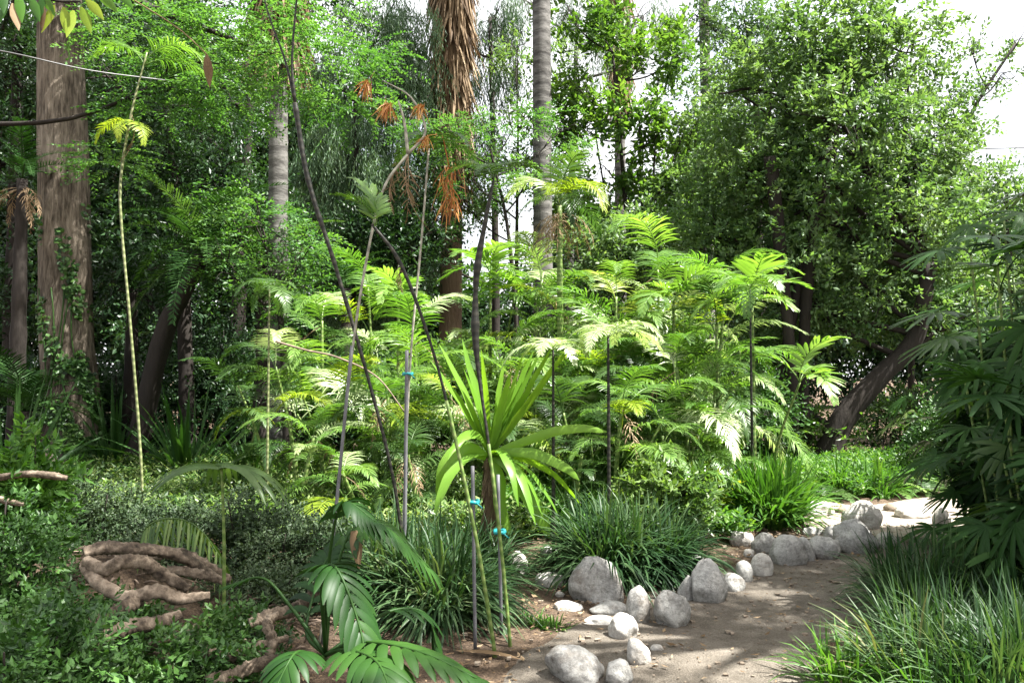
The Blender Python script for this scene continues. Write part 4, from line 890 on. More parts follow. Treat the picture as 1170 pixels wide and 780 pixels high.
stuffgrass('dark_grass', 'dense dark green grass mass right of the path', pts, 'lirio', 230, 0.52, 1.3, 0.013, droop=(0.8, 2.4), r=0.14)
pts = [(x, y) for x, y in zip(rng.uniform(1.2, 3.4, 900), rng.uniform(2.6, 4.5, 900)) if pathdist(x, y) > 0.06 and x > 1.42 + (y - 2.6) * .1 and y < 4.3][:60]
stuffgrass('green_grass', 'lush bright green grass in the lower right corner', pts, 'grass', 130, 0.32, 1.4, 0.015, droop=(0.5, 2.2), r=0.16)
for x, y, az in [(2.25, 4.3, 2.4), (2.5, 4.5, 1.2)]:
    r_ = thing('fern', 'shaded fern frond lying in the dark grass at the right' , 'fern', (x, y, float(gz(x, y)) + .05), 0, 'fern fronds in the dark grass')
    for i in range(4): put('frond', frond_mesh('fern', M['boxleaf'], i), r_, (0, 0, .1), az + i * .7, .75, R(-25))
#BODY4
# ================================================================== STONES
RK = [(684, 690, 68, 52, 'largest rounded grey boulder left of the path, dark on its lower right', 'rock', 3, dict(dep=.8, rough=.14, cuts=7, lean=-.15)),
      (732, 713, 31, 45, 'upright egg shaped grey stone between the two big grey boulders', 'rock', 5, dict(rough=.08, ang=.3)),
      (771, 718, 45, 44, 'squarish cracked grey stone jutting towards the path', 'rock', 8, dict(rough=.13, cuts=7)),
      (788, 687, 26, 30, 'small round grey stone left of the pointed one', 'rock', 9, dict(rough=.07)),
      (814, 690, 46, 52, 'tall pointed grey stone with a broad round base', 'rock', 12, dict(rough=.09, pt=.38)),
      (800, 660, 26, 26, 'grey stone peeping out between grass clump and pointed stone', 'rock', 13, dict(rough=.09)),
      (841, 677, 30, 22, 'wedge shaped grey stone right beside the pointed one', 'rock', 14, dict(rough=.1, cuts=8)),
      (852, 666, 20, 26, 'narrow upright stone, left of the smooth pale round one', 'rock', 17, dict(rough=.08)),
      (873, 659, 29, 27, 'smooth light grey round stone set forward on the path edge', 'rockw', 18, dict(rough=.06)),
      (877, 633, 33, 24, 'smooth oval dark bottomed stone, second of the back row', 'rock', 21, dict(rough=.07)),
      (850, 625, 30, 17, 'pale low stone at the left end of the back row', 'rockw', 22, dict(rough=.09)),
      (857, 636, 14, 9, 'tiny pale stone in front of the back row', 'rockw', 23, dict(rough=.09)),
      (905, 647, 44, 36, 'broad round grey stone in the middle of the back row', 'rock', 25, dict(rough=.08)),
      (926, 642, 20, 30, 'narrow tilted stone leaning on the broad round one', 'rock', 26, dict(rough=.07, lean=-.25)),
      (947, 640, 42, 28, 'grey stone with a white top left of the angular boulder', 'rock', 31, dict(rough=.11, cuts=7)),
      (953, 622, 20, 22, 'small peaked stone behind the white topped one', 'rock', 33, dict(rough=.1)),
      (932, 612, 26, 9, 'low flat dark stone behind the back row', 'rock', 34, dict(rough=.1)),
      (988, 634, 58, 42, 'big angular grey boulder at the corner of the sunlit path', 'rock', 38, dict(rough=.15, cuts=9, dep=.7, lean=-.3)),
      (1016, 628, 26, 20, 'pale stone at the right foot of the angular boulder', 'rockw', 39, dict(rough=.1, cuts=8)),
      (992, 606, 50, 34, 'glaring white dome shaped rock behind the angular boulder', 'rockw', 41, dict(rough=.07)),
      (966, 588, 20, 10, 'small brownish rock left of the white dome', 'rockb', 42, dict(rough=.1)),
      (1022, 586, 20, 12, 'brown mossy rock behind the sunlit path', 'rockb', 43, dict(rough=.1)),
      (1048, 594, 44, 20, 'long pale rock at the back of the sunlit path', 'rockw', 44, dict(rough=.12, cuts=8)),
      (1080, 603, 22, 24, 'upright pale rock at the right end of the far row', 'rockw', 47, dict(rough=.1)),
      (938, 592, 44, 20, 'pale sunlit rock behind the fresh green clump', 'rockw', 48, dict(rough=.1, cuts=8)),
      (714, 732, 37, 30, 'white and grey lumpy stone in front of the egg shaped one', 'rockw', 51, dict(rough=.13, cuts=7)),
      (733, 761, 30, 31, 'bright white blocky stone with its foot in the path dirt', 'rockw', 54, dict(rough=.11, cuts=7, lean=-.2)),
      (751, 745, 17, 8, 'thin flat chip beside the white blocky stone', 'rockw', 55, dict(rough=.1)),
      (664, 782, 72, 38, 'broad low wedge shaped stone at the bottom edge', 'rock', 58, dict(rough=.09, pt=.15, lean=-.5, cuts=8)),
      (709, 784, 34, 30, 'speckled grey stone beside the broad wedge at the bottom', 'rock', 61, dict(rough=.13)),
      (700, 703, 55, 14, 'flat slab sunk in the soil in front of the largest boulder', 'rock', 63, dict(rough=.08, dep=.6, bury=.4)),
      (688, 716, 44, 10, 'flat white slab beside the lumpy white stone', 'rockw', 66, dict(rough=.1, dep=.6, bury=.4, cuts=9)),
      (650, 699, 38, 9, 'flat white slab left of the sunken grey slab', 'rockw', 68, dict(rough=.1, dep=.7, bury=.4, cuts=9)),
      (630, 672, 40, 16, 'flat pale stone at the left foot of the largest boulder', 'rockw', 71, dict(rough=.08, dep=.8, bury=.35)),
      (592, 660, 26, 30, 'pale stone half behind the green stem with the teal tie', 'rockw', 73, dict(rough=.1, cuts=8)),
      (628, 638, 22, 13, 'small grey stone on the soil above the flat pale ones', 'rock', 75, dict(rough=.1)),
      (604, 612, 36, 16, 'pinkish pale rock under the drooping strap leaves', 'rockb', 77, dict(rough=.1)),
      (646, 659, 30, 10, 'flat pale slab tucked behind the left flank of the largest boulder', 'rockw', 78, dict(rough=.1, dep=.7, bury=.4, cuts=9)),
      (640, 684, 12, 6, 'fist sized pale pebble on the bare soil left of the boulder', 'rockw', 79, dict(rough=.1))]
for px, by, w, h, lab, mt, sd, kw in RK: rock(px, by, w, h, lab, M[mt], sd, **kw)
# pebbles, chips and leaf litter
mb = MB(); n = 1500; x = rng.uniform(-1.0, 4.2, n * 3); y = rng.uniform(3.2, 8.8, n * 3); k = (pathdist(x, y) < 1.2) & (x > -0.3 + 0 * y) & (rng.random(n * 3) < .9); x, y = x[k][:n], y[k][:n]; n = len(x)
s = 0.004 + 0.014 * rng.random(n) ** 3; z = gz(x, y) + 0.017
for i in range(n):
    c = np.array([x[i], y[i], z[i]]); v = np.array([[a, b_, c_] for a in (-1, 1) for b_ in (-1, 1) for c_ in (-.5, .5)]) * s[i] * rng.uniform(.6, 1.2, (8, 3)) + c
    mb.add(v, [[0, 1, 3, 2], [4, 6, 7, 5], [0, 4, 5, 1], [2, 3, 7, 6], [0, 2, 6, 4], [1, 5, 7, 3]], rng.random())
o = plantthing(mb, 'pebbles', M['rockb'], gp(1.2, 5), 'small pebbles scattered over the bare soil and path', 'pebbles'); o['kind'] = 'stuff'
mb = MB(); n = 12000; x = rng.uniform(-3.4, 5.2, n); y = rng.uniform(2.8, 9.5, n); pd = pathdist(x, y); k = (rng.random(n) < np.where(pd < 0, 0.33, 1.0)); x, y = x[k], y[k]; n = len(x)
z = gz(x, y) + 0.022 + 0.012 * rng.random(n); a = rng.random(n) * 6.28; ln = np.where(rng.random(n) < .4, .02 + .05 * rng.random(n), .015 + .03 * rng.random(n))
dd = np.stack([np.cos(a), np.sin(a), rng.normal(size=n) * .15], 1); diamonds(mb, np.stack([x, y, z], 1), dd, np.cross(UP[None] + rnd(n, .25), dd), ln, ln * rng.uniform(.12, .55, n), .2)
o = plantthing(mb, 'leaf_litter', M['dead'], gp(0, 5), 'dry leaf litter and twigs scattered on the soil', 'leaf litter'); o['kind'] = 'stuff'

# ================================================================== CANES AND STAKES
G = 0
def gnd(px, py): p_ = ghit(px, py); return (px, py, p_[1])
def cane(name, label, pts, radii, mat, cat='cane', n=46, ring=.12, ringn=4, sides=9, top=None):
    P = smooth_path([at(*q) for q in pts], n); P[0][2] = min(P[0][2], float(gz(P[0][0], P[0][1])) - 0.03) if pts[0][1] > 540 else P[0][2]
    b = P[0].copy(); root = thing(name, label, cat, b); mb = MB()
    tube(mb, P, 0.68 * np.interp(np.linspace(0, 1, n), np.linspace(0, 1, len(radii)), radii), sides, 0.05, .5, ring, ringn)
    child(mb, 'stem', mat, root, b); return root, P, b
def fr(root, b, pt, kind, leaf, k, az, sc, tilt=0.0, name='frond'): return put(name, frond_mesh(kind, M[leaf], k), root, np.array(pt) - b, az, sc, tilt)
# A: leaning grey stake and tall pale stem with the dead, orange fruited top
S1 = [(368, 738, 4.8), (385, 570, 4.85), (402, 395, 4.9)]
P = smooth_path([at(*q) for q in S1], 20); mb = MB(); tube(mb, P, 0.0105, 10)
plantthing(mb, 'stake', M['stake'], P[0], 'leftmost grey stake, leaning right beside the tall pale cane', 'stake')
root, P, b = cane('tall_cane', 'tall bent pale cane crowned by a dead brown frond with orange fruit strands', [(364, 742, 4.84), (384, 580, 4.92), (404, 390, 4.98), (424, 270, 5.02), (440, 212, 5.05), (466, 176, 5.08)], [.010, .011, .012, .012, .012, .013], M['canepale'])
for k, (az, sc, tl) in enumerate([(3.0, .55, -.9), (0.2, .35, -1.3), (2.6, .42, -.5), (5.0, .45, -.9)]): fr(root, b, P[-1], 'dead', 'dead', k % 3, az, sc, tl, 'dead_frond')
mb = MB(); Q = smooth_path([P[-1], at(486, 150, 5.1), at(470, 112, 5.1), at(437, 92, 5.1)], 16); tube(mb, Q, np.linspace(.011, .003, 16), 6, .1)
Q2 = smooth_path([P[-1], at(462, 140, 5.1), at(455, 115, 5.12)], 10); tube(mb, Q2, np.linspace(.012, .005, 10), 6, .1)
child(mb, 'branch', M['canepale'], root, b)
for cx, cy_, n in [(416, 103, 60), (440, 130, 90), (478, 130, 40), (484, 166, 40)]:
    mb = MB(); o_ = at(cx + 4, cy_ - 9, 5.1); dd = rnd(n, .55) + np.array([-.4, 0, -.9]); strips(mb, np.repeat(o_[None], n, 0) + rnd(n, .01), dd, rnd(n), .06 + .07 * rng.random(n), .006, .8, [1, 1, .8, .3], 3)
    child(mb, 'fruit_strands', M['fruit'], root, b)
# B: dark cane leaning left
root, P, b = cane('dark_cane', 'dark bare cane leaning left and forking at the top edge', [(463, 640, 5.4), (448, 540, 5.4), (420, 430, 5.4), (385, 310, 5.4), (352, 205, 5.4), (337, 118, 5.4)], [.016, .016, .016, .02, .023, .026], M['canedark'], ring=.2)
mb = MB(); tube(mb, smooth_path([P[-1], at(334, 60, 5.4), at(345, -60, 5.4)], 12), np.linspace(.012, .005, 12), 6); tube(mb, smooth_path([P[-1], at(326, 70, 5.42), at(308, 20, 5.45), at(292, -40, 5.5)], 12), np.linspace(.010, .004, 12), 6)
child(mb, 'branch', M['canedark'], root, b)
for k, (az, tl) in enumerate([(0.3, .3), (3.6, .1), (1.2, .5), (5.2, .5)]): fr(root, b, at(342, -30, 5.4), 'areca', 'palm', k, az, .7, tl)
# C: stake with teal tie and pale stem
P = smooth_path([at(462, 650, 5.6), at(465, 400, 5.6)], 10); P[0][2] = 0; mb = MB(); tube(mb, P, 0.013, 10)
plantthing(mb, 'stake', M['stake'], P[0], 'upright grey stake left of centre, its teal tie near the top', 'stake')
root, P, b = cane('pale_cane', 'thin straight pale cane rising from the stake with the highest teal tie', [(459, 640, 5.68), (468, 425, 5.68), (481, 280, 5.68), (490, 170, 5.68)], [.011, .012, .011, .010], M['canepale'])
for k, az in enumerate([0.4, 2.4, 4.4, 5.6]): fr(root, b, P[-1], 'young', 'palm', k, az, .7, .3)
mb = MB(); n = 90; o_ = at(513, 190, 5.7); dd = rnd(n, .4) + np.array([0, 0, -1.0]); strips(mb, np.repeat(o_[None], n, 0) + rnd(n, .035) + np.array([0, 0, -.04]) * rng.integers(0, 8, (n, 1)), dd, rnd(n), .07 + .12 * rng.random(n), .007, .5, [1, 1, .8, .3], 3)
tube(mb, smooth_path([P[-1], at(503, 150, 5.7), o_], 8), .005, 5); child(mb, 'fruit_strands', M['fruit'], root, b)
# D: green lower, dark upper, leaning left with fresh frond
root, P, b = cane('green_cane', 'leaning cane, green at the foot and dark above, with one fresh bright frond on top', [(566, 748, 4.62), (545, 620, 4.64), (513, 470, 4.68), (488, 380, 4.7), (457, 300, 4.72), (425, 256, 4.74)], [.015, .0135, .012, .013, .017, .012], M['canedark'])
mb = MB(); i = 20; tube(mb, P[:i], np.linspace(.0118, .0100, i), 9, .03, .5, .12, 4); child(mb, 'green_stem', M['canegreen'], root, b)
for k, (az, sc, tl) in enumerate([(2.6, .42, .9), (3.4, .34, .6), (1.7, .3, 1.0)]): fr(root, b, at(428, 262, 4.74), 'broad', 'lime', k, az, sc, tl)
for k in range(3): fr(root, b, at(457, 300, 4.72), 'dead', 'dead', k, k * 2, .2, -1.0, 'dead_frond')
# E, G stakes
P = smooth_path([at(543, 741, 4.7), at(540, 532, 4.72)], 10); P[0][2] = 0; mb = MB(); tube(mb, P, 0.0105, 10)
plantthing(mb, 'stake', M['stake'], P[0], 'straight grey stake beside the leaning green cane', 'stake')
P = smooth_path([at(573, 722, 5.0), at(569, 542, 5.0)], 10); P[0][2] = 0; mb = MB(); tube(mb, P, 0.0105, 10)
plantthing(mb, 'stake', M['stake'], P[0], 'short dark grey stake, the rightmost, beside the cane with the swollen top', 'stake')
# F: dark cane with swollen crownshaft
root, P, b = cane('swollen_cane', 'upright dark cane with a swollen dark crownshaft high above the strap leaves', [(583, 737, 4.8), (574, 640, 4.82), (560, 520, 4.85), (545, 410, 4.88), (543, 345, 4.9), (546, 300, 4.9), (556, 245, 4.9), (564, 205, 4.9)], [.014, .013, .012, .012, .016, .040, .020, .036, .022, .017, .010], M['canedark'], n=64)
mb = MB(); tube(mb, P[:20], np.linspace(.0108, .0100, 20), 9, .03, .5, .12, 4); child(mb, 'green_stem', M['canegreen'], root, b)
for k, (az, sc, tl) in enumerate([(.3, .6, .7), (2.8, .6, .6), (4.4, .5, .4), (1.5, .5, .8)]): fr(root, b, P[-1], 'young', 'palm', k, az, sc, tl)
# H: ringed yellow-green cane at the left
root, P, b = cane('ringed_cane', 'thin yellow green ringed cane standing alone in front of the dark left background', [(163, 560, 7.0), (158, 480, 7.0), (148, 360, 7.0), (139, 260, 7.0), (138, 205, 7.0), (150, 130, 7.0), (168, 60, 7.0)], [.017, .017, .016, .016, .017, .015, .008], M['caneyellow'], ring=.15)
for k, (az, sc, tl) in enumerate([(3.3, .62, -.35), (-0.6, .6, -.55), (4.6, .5, -.5)]): fr(root, b, at(148, 140, 7.0), 'young', 'yellow', k, az, sc, tl)
for k, (az, sc, tl) in enumerate([(-0.1, .62, .2), (0.35, .55, 0), (2.9, .5, .3)]): fr(root, b, at(165, 75, 7.0), 'areca', 'lime', k, az, sc, tl - .2)
fr(root, b, at(150, 130, 7.0), 'dead', 'dead', 1, 0.2, .5, -.9, 'dead_frond')
# ties
for (px, py, d, lab) in [(466, 427, 5.64, 'teal tie around the upper end of the upright stake left of centre'), (541, 573, 4.69, 'teal tie binding the straight stake to the leaning green cane'), (571, 607, 4.92, 'teal tie on the rightmost short stake')]:
    mb = MB(); c = at(px, py, d); th = np.linspace(0, 2 * np.pi, 22)
    tube(mb, np.stack([c[0] + .030 * np.cos(th), c[1] + .045 * np.sin(th), c[2] + 0.004 * np.sin(3 * th)], 1), .011, 8)
    tube(mb, smooth_path([c + np.array([.02, -.045, 0]), c + np.array([.035, -.055, -.01]), c + np.array([.055, -.05, -.03])], 6), .004, 5)
    plantthing(mb, 'plant_tie', M['tie'], c, lab, 'plant tie')
# thin bare branch across the sunny bed
px_tube('branch', 'thin bare arching branch crossing in front of the left cane palms', [(315, 390, 8), (350, 400, 8), (385, 408, 8), (430, 430, 8), (462, 470, 8)], [.012, .010, .006], M['twig'], 'branch')

# ================================================================== FOREGROUND LEFT
# earth mound under the roots
xs = np.linspace(-4.2, -0.7, 60); ys = np.linspace(3.5, 6.4, 50)
V, F = grid(xs, ys, lambda X, Y: gz(X, Y) - 0.06 + 0.50 * np.exp(-(((X + 2.6) / 1.0) ** 2 + ((Y - 4.95) / .62) ** 2)) + .02 * sn(X, Y, 8) )
mb = MB().add(V, F, smooth=True); o = mb.build('earth_mound', M['soil']); struct(o)
# gnarled surface roots
RT = [([(96, 632, 4.05), (118, 626, 4.1), (150, 627, 4.15), (185, 630, 4.25), (215, 640, 4.35), (245, 660, 4.5)], [.036, .04, .038, .036, .034, .03], 'topmost gnarled root arching over the pile'),
      ([(98, 640, 4.0), (118, 650, 3.98), (140, 641, 4.0), (165, 642, 4.05), (185, 655, 4.1), (215, 672, 4.15)], [.034, .04, .042, .04, .038, .028], 'thick knobbly root just below the topmost one'),
      ([(97, 645, 4.02), (112, 665, 3.95), (145, 682, 3.92), (180, 676, 3.95), (205, 684, 4.0), (240, 680, 4.05)], [.032, .036, .038, .04, .036, .022], 'long middle root of the pile bending round from the left end'),
      ([(103, 712, 3.75), (125, 702, 3.8), (145, 692, 3.85), (160, 686, 3.95)], [.026, .036, .04, .03], 'short stubby root pointing up to the right'),
      ([(96, 748, 3.55), (120, 730, 3.6), (150, 716, 3.65), (180, 712, 3.7), (205, 702, 3.8)], [.03, .04, .042, .038, .026], 'lowest thick root, paler at its right end'),
      ([(170, 636, 4.45), (205, 632, 4.5), (240, 648, 4.6), (262, 662, 4.7)], [.034, .034, .03, .024], 'darker root lying behind the topmost one'),
      ([(190, 650, 4.3), (225, 655, 4.35), (258, 664, 4.45)], [.026, .03, .024], 'dark short root stuck under the upper ones'),
      ([(235, 778, 3.4), (262, 772, 3.45), (290, 760, 3.5), (318, 752, 3.55)], [.034, .03, .034, .026], 'pale lumpy root at the bottom, left of the pleated palm'),
      ([(285, 712, 3.8), (310, 702, 3.85), (335, 697, 3.9), (356, 680, 3.95), (372, 655, 4.0)], [.03, .034, .036, .034, .03], 'curved green grey root rising to the right behind the palm leaves'),
      ([(300, 765, 3.6), (312, 735, 3.62), (306, 712, 3.65), (318, 700, 3.7)], [.022, .026, .028, .02], 'short upright root at the foot of the pleated palm'),
      ([(215, 748, 3.6), (240, 745, 3.6), (262, 750, 3.6), (285, 742, 3.7)], [.026, .03, .026, .02], 'pinkish broken root among the small glossy leaves'),
      ([(-30, 552, 4.9), (0, 545, 4.9), (30, 541, 4.9), (58, 543, 4.9), (76, 546, 4.9)], [.024, .026, .024, .028, .018], 'horizontal grey branch lying on the mound at the left edge'),
      ([(-10, 566, 4.8), (8, 572, 4.8), (28, 576, 4.8)], [.02, .022, .014], 'short broken stick below the horizontal grey branch')]
RT += [

       ([(150, 745, 3.75), (180, 735, 3.75), (215, 722, 3.8), (240, 705, 3.9)], [.02, .026, .024, .016], 'root running right below the lowest thick one'),

       ([(255, 765, 3.7), (290, 740, 3.75), (330, 728, 3.8)], [.018, .024, .016], 'small broken root among leaves right of the pile'),
       ([(275, 730, 3.9), (300, 745, 3.85), (335, 760, 3.8)], [.018, .022, .014], 'small root crossing below the curved green grey one')]
for pts, rr, lab in RT:
    px_tube('root', lab, pts, [q * .82 for q in rr], M['root'], 'root', 60, 14, 0.22, 0.14, 7, knots=1)
mb = MB(); rs_ = 260; x = rng.uniform(-3.3, -1.2, rs_); y = rng.uniform(4.1, 5.4, rs_); z = gz(x, y) - 0.04 + 0.50 * np.exp(-(((x + 2.6) / 1.0) ** 2 + ((y - 4.95) / .62) ** 2)) + .02
for i in range(rs_):
    a = rng.random() * 6.28; l = .04 + .12 * rng.random(); tube(mb, np.array([[x[i], y[i], z[i]], [x[i] + l * math.cos(a) * .5, y[i] + l * math.sin(a) * .5, z[i] + .01], [x[i] + l * math.cos(a), y[i] + l * math.sin(a), z[i]]]), .003 + .006 * rng.random(), 5)
o = plantthing(mb, 'wood_debris', M['twig'], gp(-2.4, 4.8), 'broken twigs and bark bits on the earth mound', 'debris'); o['kind'] = 'stuff'

# dark shrubs with tiny grey green leaves
for px, d, h, rx, lab in [(120, 6.6, .68, .5, 'dark tiny leaved shrub below the foot of the massive trunk'), (205, 6.4, .62, .5, 'tiny leaved shrub behind the drooping seedling palm leaf'), (290, 6.3, .66, .5, 'tiny leaved grey green shrub right of the seedling palm'),
                          (350, 6.0, .58, .45, 'tiny leaved shrub left of the leaning grey stake'), (160, 5.5, .45, .4, 'low tiny leaved shrub right behind the roots'), (300, 5.2, .35, .45, 'low dark shrub right of the root pile'), (55, 6.9, .8, .5, 'dark shrub above the mound at the left')]:
    shrub('boxleaf_shrub', lab, xat(px, d), d, h, rx, M['boxleaf'], 420, 0.032, 0.02, 9, 0.11, clumpf=4.5, thr=-0.35)
for px, d, h, rx, lab, lf in [(40, 3.3, .62, .42, 'glossy leaved shrub filling the lower left corner', 'smallleaf'), (-10, 4.2, .85, .45, 'taller glossy shrub at the left edge above the corner one', 'smallleaf'), (75, 3.85, .52, .28, 'glossy shrub against the left ends of the roots', 'smallleaf'),
                              (150, 3.25, .30, .30, 'low glossy shrub at the bottom edge below the lowest root', 'smallleaf'), (235, 3.55, .42, .26, 'glossy shrub in front of the right ends of the roots', 'smallleaf'), (330, 3.1, .16, .25, 'low dark sprigs at the foot of the pleated palm', 'smallleaf'), (205, 3.15, .24, .26, 'low sprigs with blue green leaves at the bottom edge', 'boxleaf'),
                              (150, 4.3, .34, .22, 'dark sprigs growing up through the gap between the roots', 'smallleaf'), (280, 4.0, .4, .25, 'dark sprigs between the root pile and the pleated palm', 'smallleaf'), (105, 3.4, .34, .28, 'sprigs hiding the left end of the lowest root', 'smallleaf'), (25, 5.9, 1.1, .38, 'shrub with larger fresh leaves left of the massive trunk foot', 'grass')]:
    shrub('glossy_shrub', lab, xat(px, d), d, h, rx, M[lf], 420 if lf != 'grass' else 150, 0.042 if lf != 'grass' else .10, 0.022 if lf != 'grass' else .04, 9, 0.13, clumpf=5, thr=-0.3)

# seedling palm with two arching broad leaves
d = 4.3; b = at(256, 668, d); root = thing('seedling_palm', 'seedling palm with two arching broad leaves like a mushroom on a thin green stem', 'palm', b)
mb = MB(); T_ = at(253, 534, d); tube(mb, smooth_path([b - UP * .5, b, (b + T_) / 2 + np.array([.005, 0, 0]), T_], 20), np.linspace(.012, .007, 20), 8); child(mb, 'stem', M['canegreen'], root, b)
def bifid(mb, o, az, length, width, e0, dr, vb=.6, nst=5):
    """a broad pleated blade: adjoining ribbed strips that droop together"""
    for i in range(nst):
        q = (i / (nst - 1) - .5) * 2; a = az + q * 0.30
        dd = np.array([[math.cos(a) * math.cos(e0), math.sin(a) * math.cos(e0), math.sin(e0)]]); sd = np.array([[-math.sin(az), math.cos(az), -0.35 * q]])
        off = np.array([-math.sin(az), math.cos(az), -.25 * abs(q)]) * q * width * .28
        strips(mb, [o + off * .4], dd, sd, length * (1 - .12 * abs(q)), width / nst * 1.5, dr, [.3, .75, 1, 1, .9, .75, .5, .12], 7, .35, [vb + .1 * rng.normal()])
for az, ln, e0, dr in [(3.35, .46, .30, 1.6), (-.25, .50, .25, 1.8), (1.9, .32, .4, 2.4)]:
    mb = MB(); bifid(mb, T_, az, ln, .15, e0, dr, .7); child(mb, 'leaf', M['palm'], root, b)
# low fan frond with pale hanging leaflets behind the roots
d = 4.9; b = at(160, 640, d); root = thing('low_palm', 'low arching frond with pale hanging comb leaflets behind the root pile', 'palm', b)
mb = MB(); P = smooth_path([b, at(166, 604, d), at(195, 592, d), at(228, 604, d), at(262, 652, d)], 20); tube(mb, P, np.linspace(.008, .003, 20), 6); n = 26
s = np.linspace(.22, .95, n); o_ = np.stack([np.interp(s, np.linspace(0, 1, 20), P[:, i]) for i in range(3)], 1)
for sg in (-1, 1): strips(mb, o_, np.stack([.15 + 0 * s, sg * .55 + 0 * s, -.55 + 0 * s], 1) + rnd(n, .05), np.tile([1.0, .2, .1], (n, 1)), .26, .015, 1.0, [.6, 1, .9, .6, .1], 4, .2)
child(mb, 'frond', M['cover'], root, b)

# pleated palm in the foreground
d0 = 3.5; b = np.array(gp(xat(372, 3.5), 3.5, -0.02)); root = thing('pleated_palm', 'glossy foreground palm with broad pleated dark green leaves beside the roots', 'palm', b)
mb = MB(); tube(mb, smooth_path([b, b + np.array([0, 0, .12]), b + np.array([.01, 0, .22])], 8), np.linspace(.05, .03, 8), 9, .1); child(mb, 'stem', M['canegreen'], root, b)
def pleated(P_px, nl, ll, lw, ang0=60, ang1=20, dr=1.0, sidebias=0, vb=.5, face=0.0, start=.45, mat='pleat', lb=1.0):
    P = smooth_path([at(*q) for q in P_px], 24); mb = MB(); tube(mb, P, np.linspace(.010, .003, 24), 6, 0, .8)
    T = nrm(np.gradient(P, axis=0)); nl = int(nl * 1.25); s = np.linspace(start, .99, nl); t = np.linspace(0, 1, 24)
    o_ = np.stack([np.interp(s, t, P[:, i]) for i in range(3)], 1); tt = nrm(np.stack([np.interp(s, t, T[:, i]) for i in range(3)], 1))
    sd = nrm(np.cross(UP[None], tt) + np.array([[0, 0, face]])); nn = np.cross(tt, sd); w = (s - start) / (1 - start)
    for sg in (-1, 1):
        a = np.radians(ang0 + (ang1 - ang0) * w) + rng.normal(size=nl) * .03
        dd = tt * np.cos(a)[:, None] + sd * (sg * np.sin(a))[:, None] + nn * .12
        strips(mb, o_, dd, np.cross(nn, dd), 0.8 * ll * (.8 + .3 * np.sin(w * 3.0)) * (lb if sg > 0 else 1) * (1 - .25 * w), lw * .82, dr, [.45, .85, 1, 1, .9, .65, .12], 6, .3, np.full(nl, vb) + .12 * rng.normal(size=nl))
    child(mb, 'frond', M[mat], root, b)
pleated([(372, 740, 3.5), (380, 670, 3.55), (402, 606, 3.6), (440, 600, 3.6), (492, 650, 3.6)], 12, .26, .050, 70, 20, 1.5, start=.42, vb=.75)
pleated([(372, 740, 3.5), (376, 640, 3.45), (392, 575, 3.4), (430, 596, 3.35)], 8, .20, .045, 60, 25, 1.6, start=.55, vb=.4)
pleated([(372, 745, 3.5), (368, 660, 3.4), (385, 650, 3.3), (412, 720, 3.2), (420, 790, 3.1)], 13, .26, .045, 60, 25, 1.3, start=.3, vb=.5)
pleated([(372, 748, 3.5), (400, 735, 3.3), (440, 735, 3.1), (490, 748, 3.0), (545, 775, 2.95)], 10, .24, .052, 50, 18, 1.0, start=.3, vb=.8)
pleated([(372, 748, 3.5), (395, 742, 3.2), (430, 755, 2.95), (450, 800, 2.8)], 9, .26, .05, 55, 20, 1.2, start=.35, vb=.6)
pleated([(372, 748, 3.5), (330, 690, 3.6), (300, 660, 3.65), (262, 668, 3.7)], 4, .13, .03, 40, 20, 1.0, start=.8, vb=.6)
pleated([(372, 748, 3.5), (350, 720, 3.7), (366, 655, 3.9), (384, 620, 4.0)], 9, .24, .045, 60, 25, 1.6, start=.45, vb=.3)
pleated([(372, 748, 3.5), (440, 700, 3.7), (485, 700, 3.8), (500, 740, 3.8)], 8, .2, .045, 60, 25, 1.4, start=.4, vb=.35)
pleated([(372, 752, 3.5), (350, 745, 3.2), (335, 748, 3.0), (315, 785, 2.9)], 8, .2, .04, 60, 25, 1.4, start=.4, vb=.5)
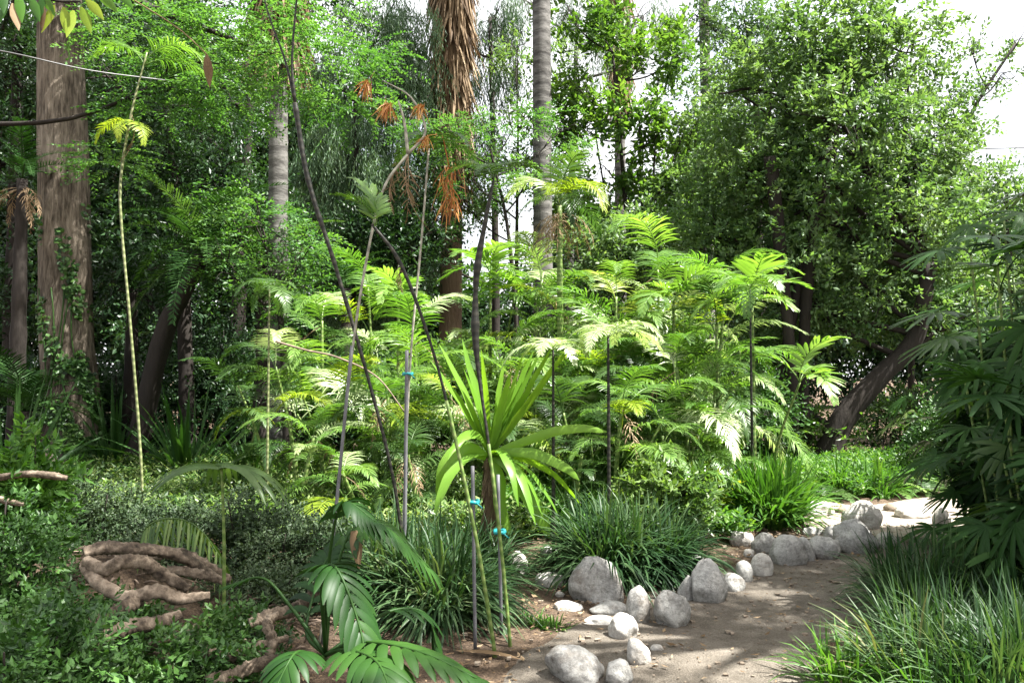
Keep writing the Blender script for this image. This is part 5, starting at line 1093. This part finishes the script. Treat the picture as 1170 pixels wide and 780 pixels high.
# dry leaf sheath on the topmost frond
mb = MB(); strips(mb, [at(404, 606, 3.5)], [[.2, -.2, -1]], [[1, 0, 0.1]], .17, .055, .1, [.5, 1, .9, .5, .05], 4, .5); child(mb, 'dry_tip', M['dead'], root, b)

# leaves hanging into the top left corner
b = at(-40, -60, 3.4); root = thing('hanging_branch', 'near branch hanging into the top left corner with bright and brown leaves', 'branch', b)
mb = MB(); P = smooth_path([at(-260, -120, 3.4), b, at(20, -20, 3.3), at(60, 0, 3.3), at(92, 2, 3.25)], 20); tube(mb, P, np.linspace(.014, .004, 20), 6); child(mb, 'stem', M['darkbark'], root, b)
for nm, mt, pts in [('leaf', 'yellow', [(72, 8, 0.2), (84, 12, -.1), (92, 8, .4), (62, 6, -.4), (98, 0, .9)]), ('leaf', 'grass', [(20, -6, .2), (34, -2, .5), (8, 0, -.3), (50, -4, -.2), (44, -8, .7), (110, -8, 1.1), (2, -14, .2), (130, -14, .9)]), ('brown_leaf', 'dead', [(46, 2, .1), (14, 4, .3)])]:
    for px, py, sl_ in pts:
        mb = MB(); strips(mb, [at(px, py, 3.28)], [[sl_, -.2 * rng.random(), -.8]], [[1, .3 * rng.normal(), 0]], .13, .042, .4, [.2, .8, 1, .8, .45, .03], 5, .2); child(mb, nm, M[mt], root, b)
mb = MB(); strips(mb, [at(236, 62, 5)], [[.12, 0, -1]], [[1, .3, 0]], .22, .06, .2, [.2, .8, 1, .8, .45, .03], 5, .5)
tube(mb, smooth_path([at(120, -20, 5), at(200, 30, 5), at(236, 62, 5)], 8), .004, 5)
plantthing(mb, 'brown_leaf', M['dead'], at(236, 62, 5), 'single dead brown leaf dangling before the feathery green canopy', 'leaf')
# fallen palm leaf on the path edge
mb = MB(); q = ghit(600, 756); strips(mb, [[q[0] - .35, q[1] + .1, .03]], [[1, -.25, .15]], [[.2, 1, .3]], .34, .035, .5, [.3, .8, 1, .9, .7, .1], 5, .5)
plantthing(mb, 'fallen_leaf', M['dead'], (q[0] - .3, q[1] + .1, .03), 'dry fallen leaf on the soil at the foot of the stakes', 'leaf')
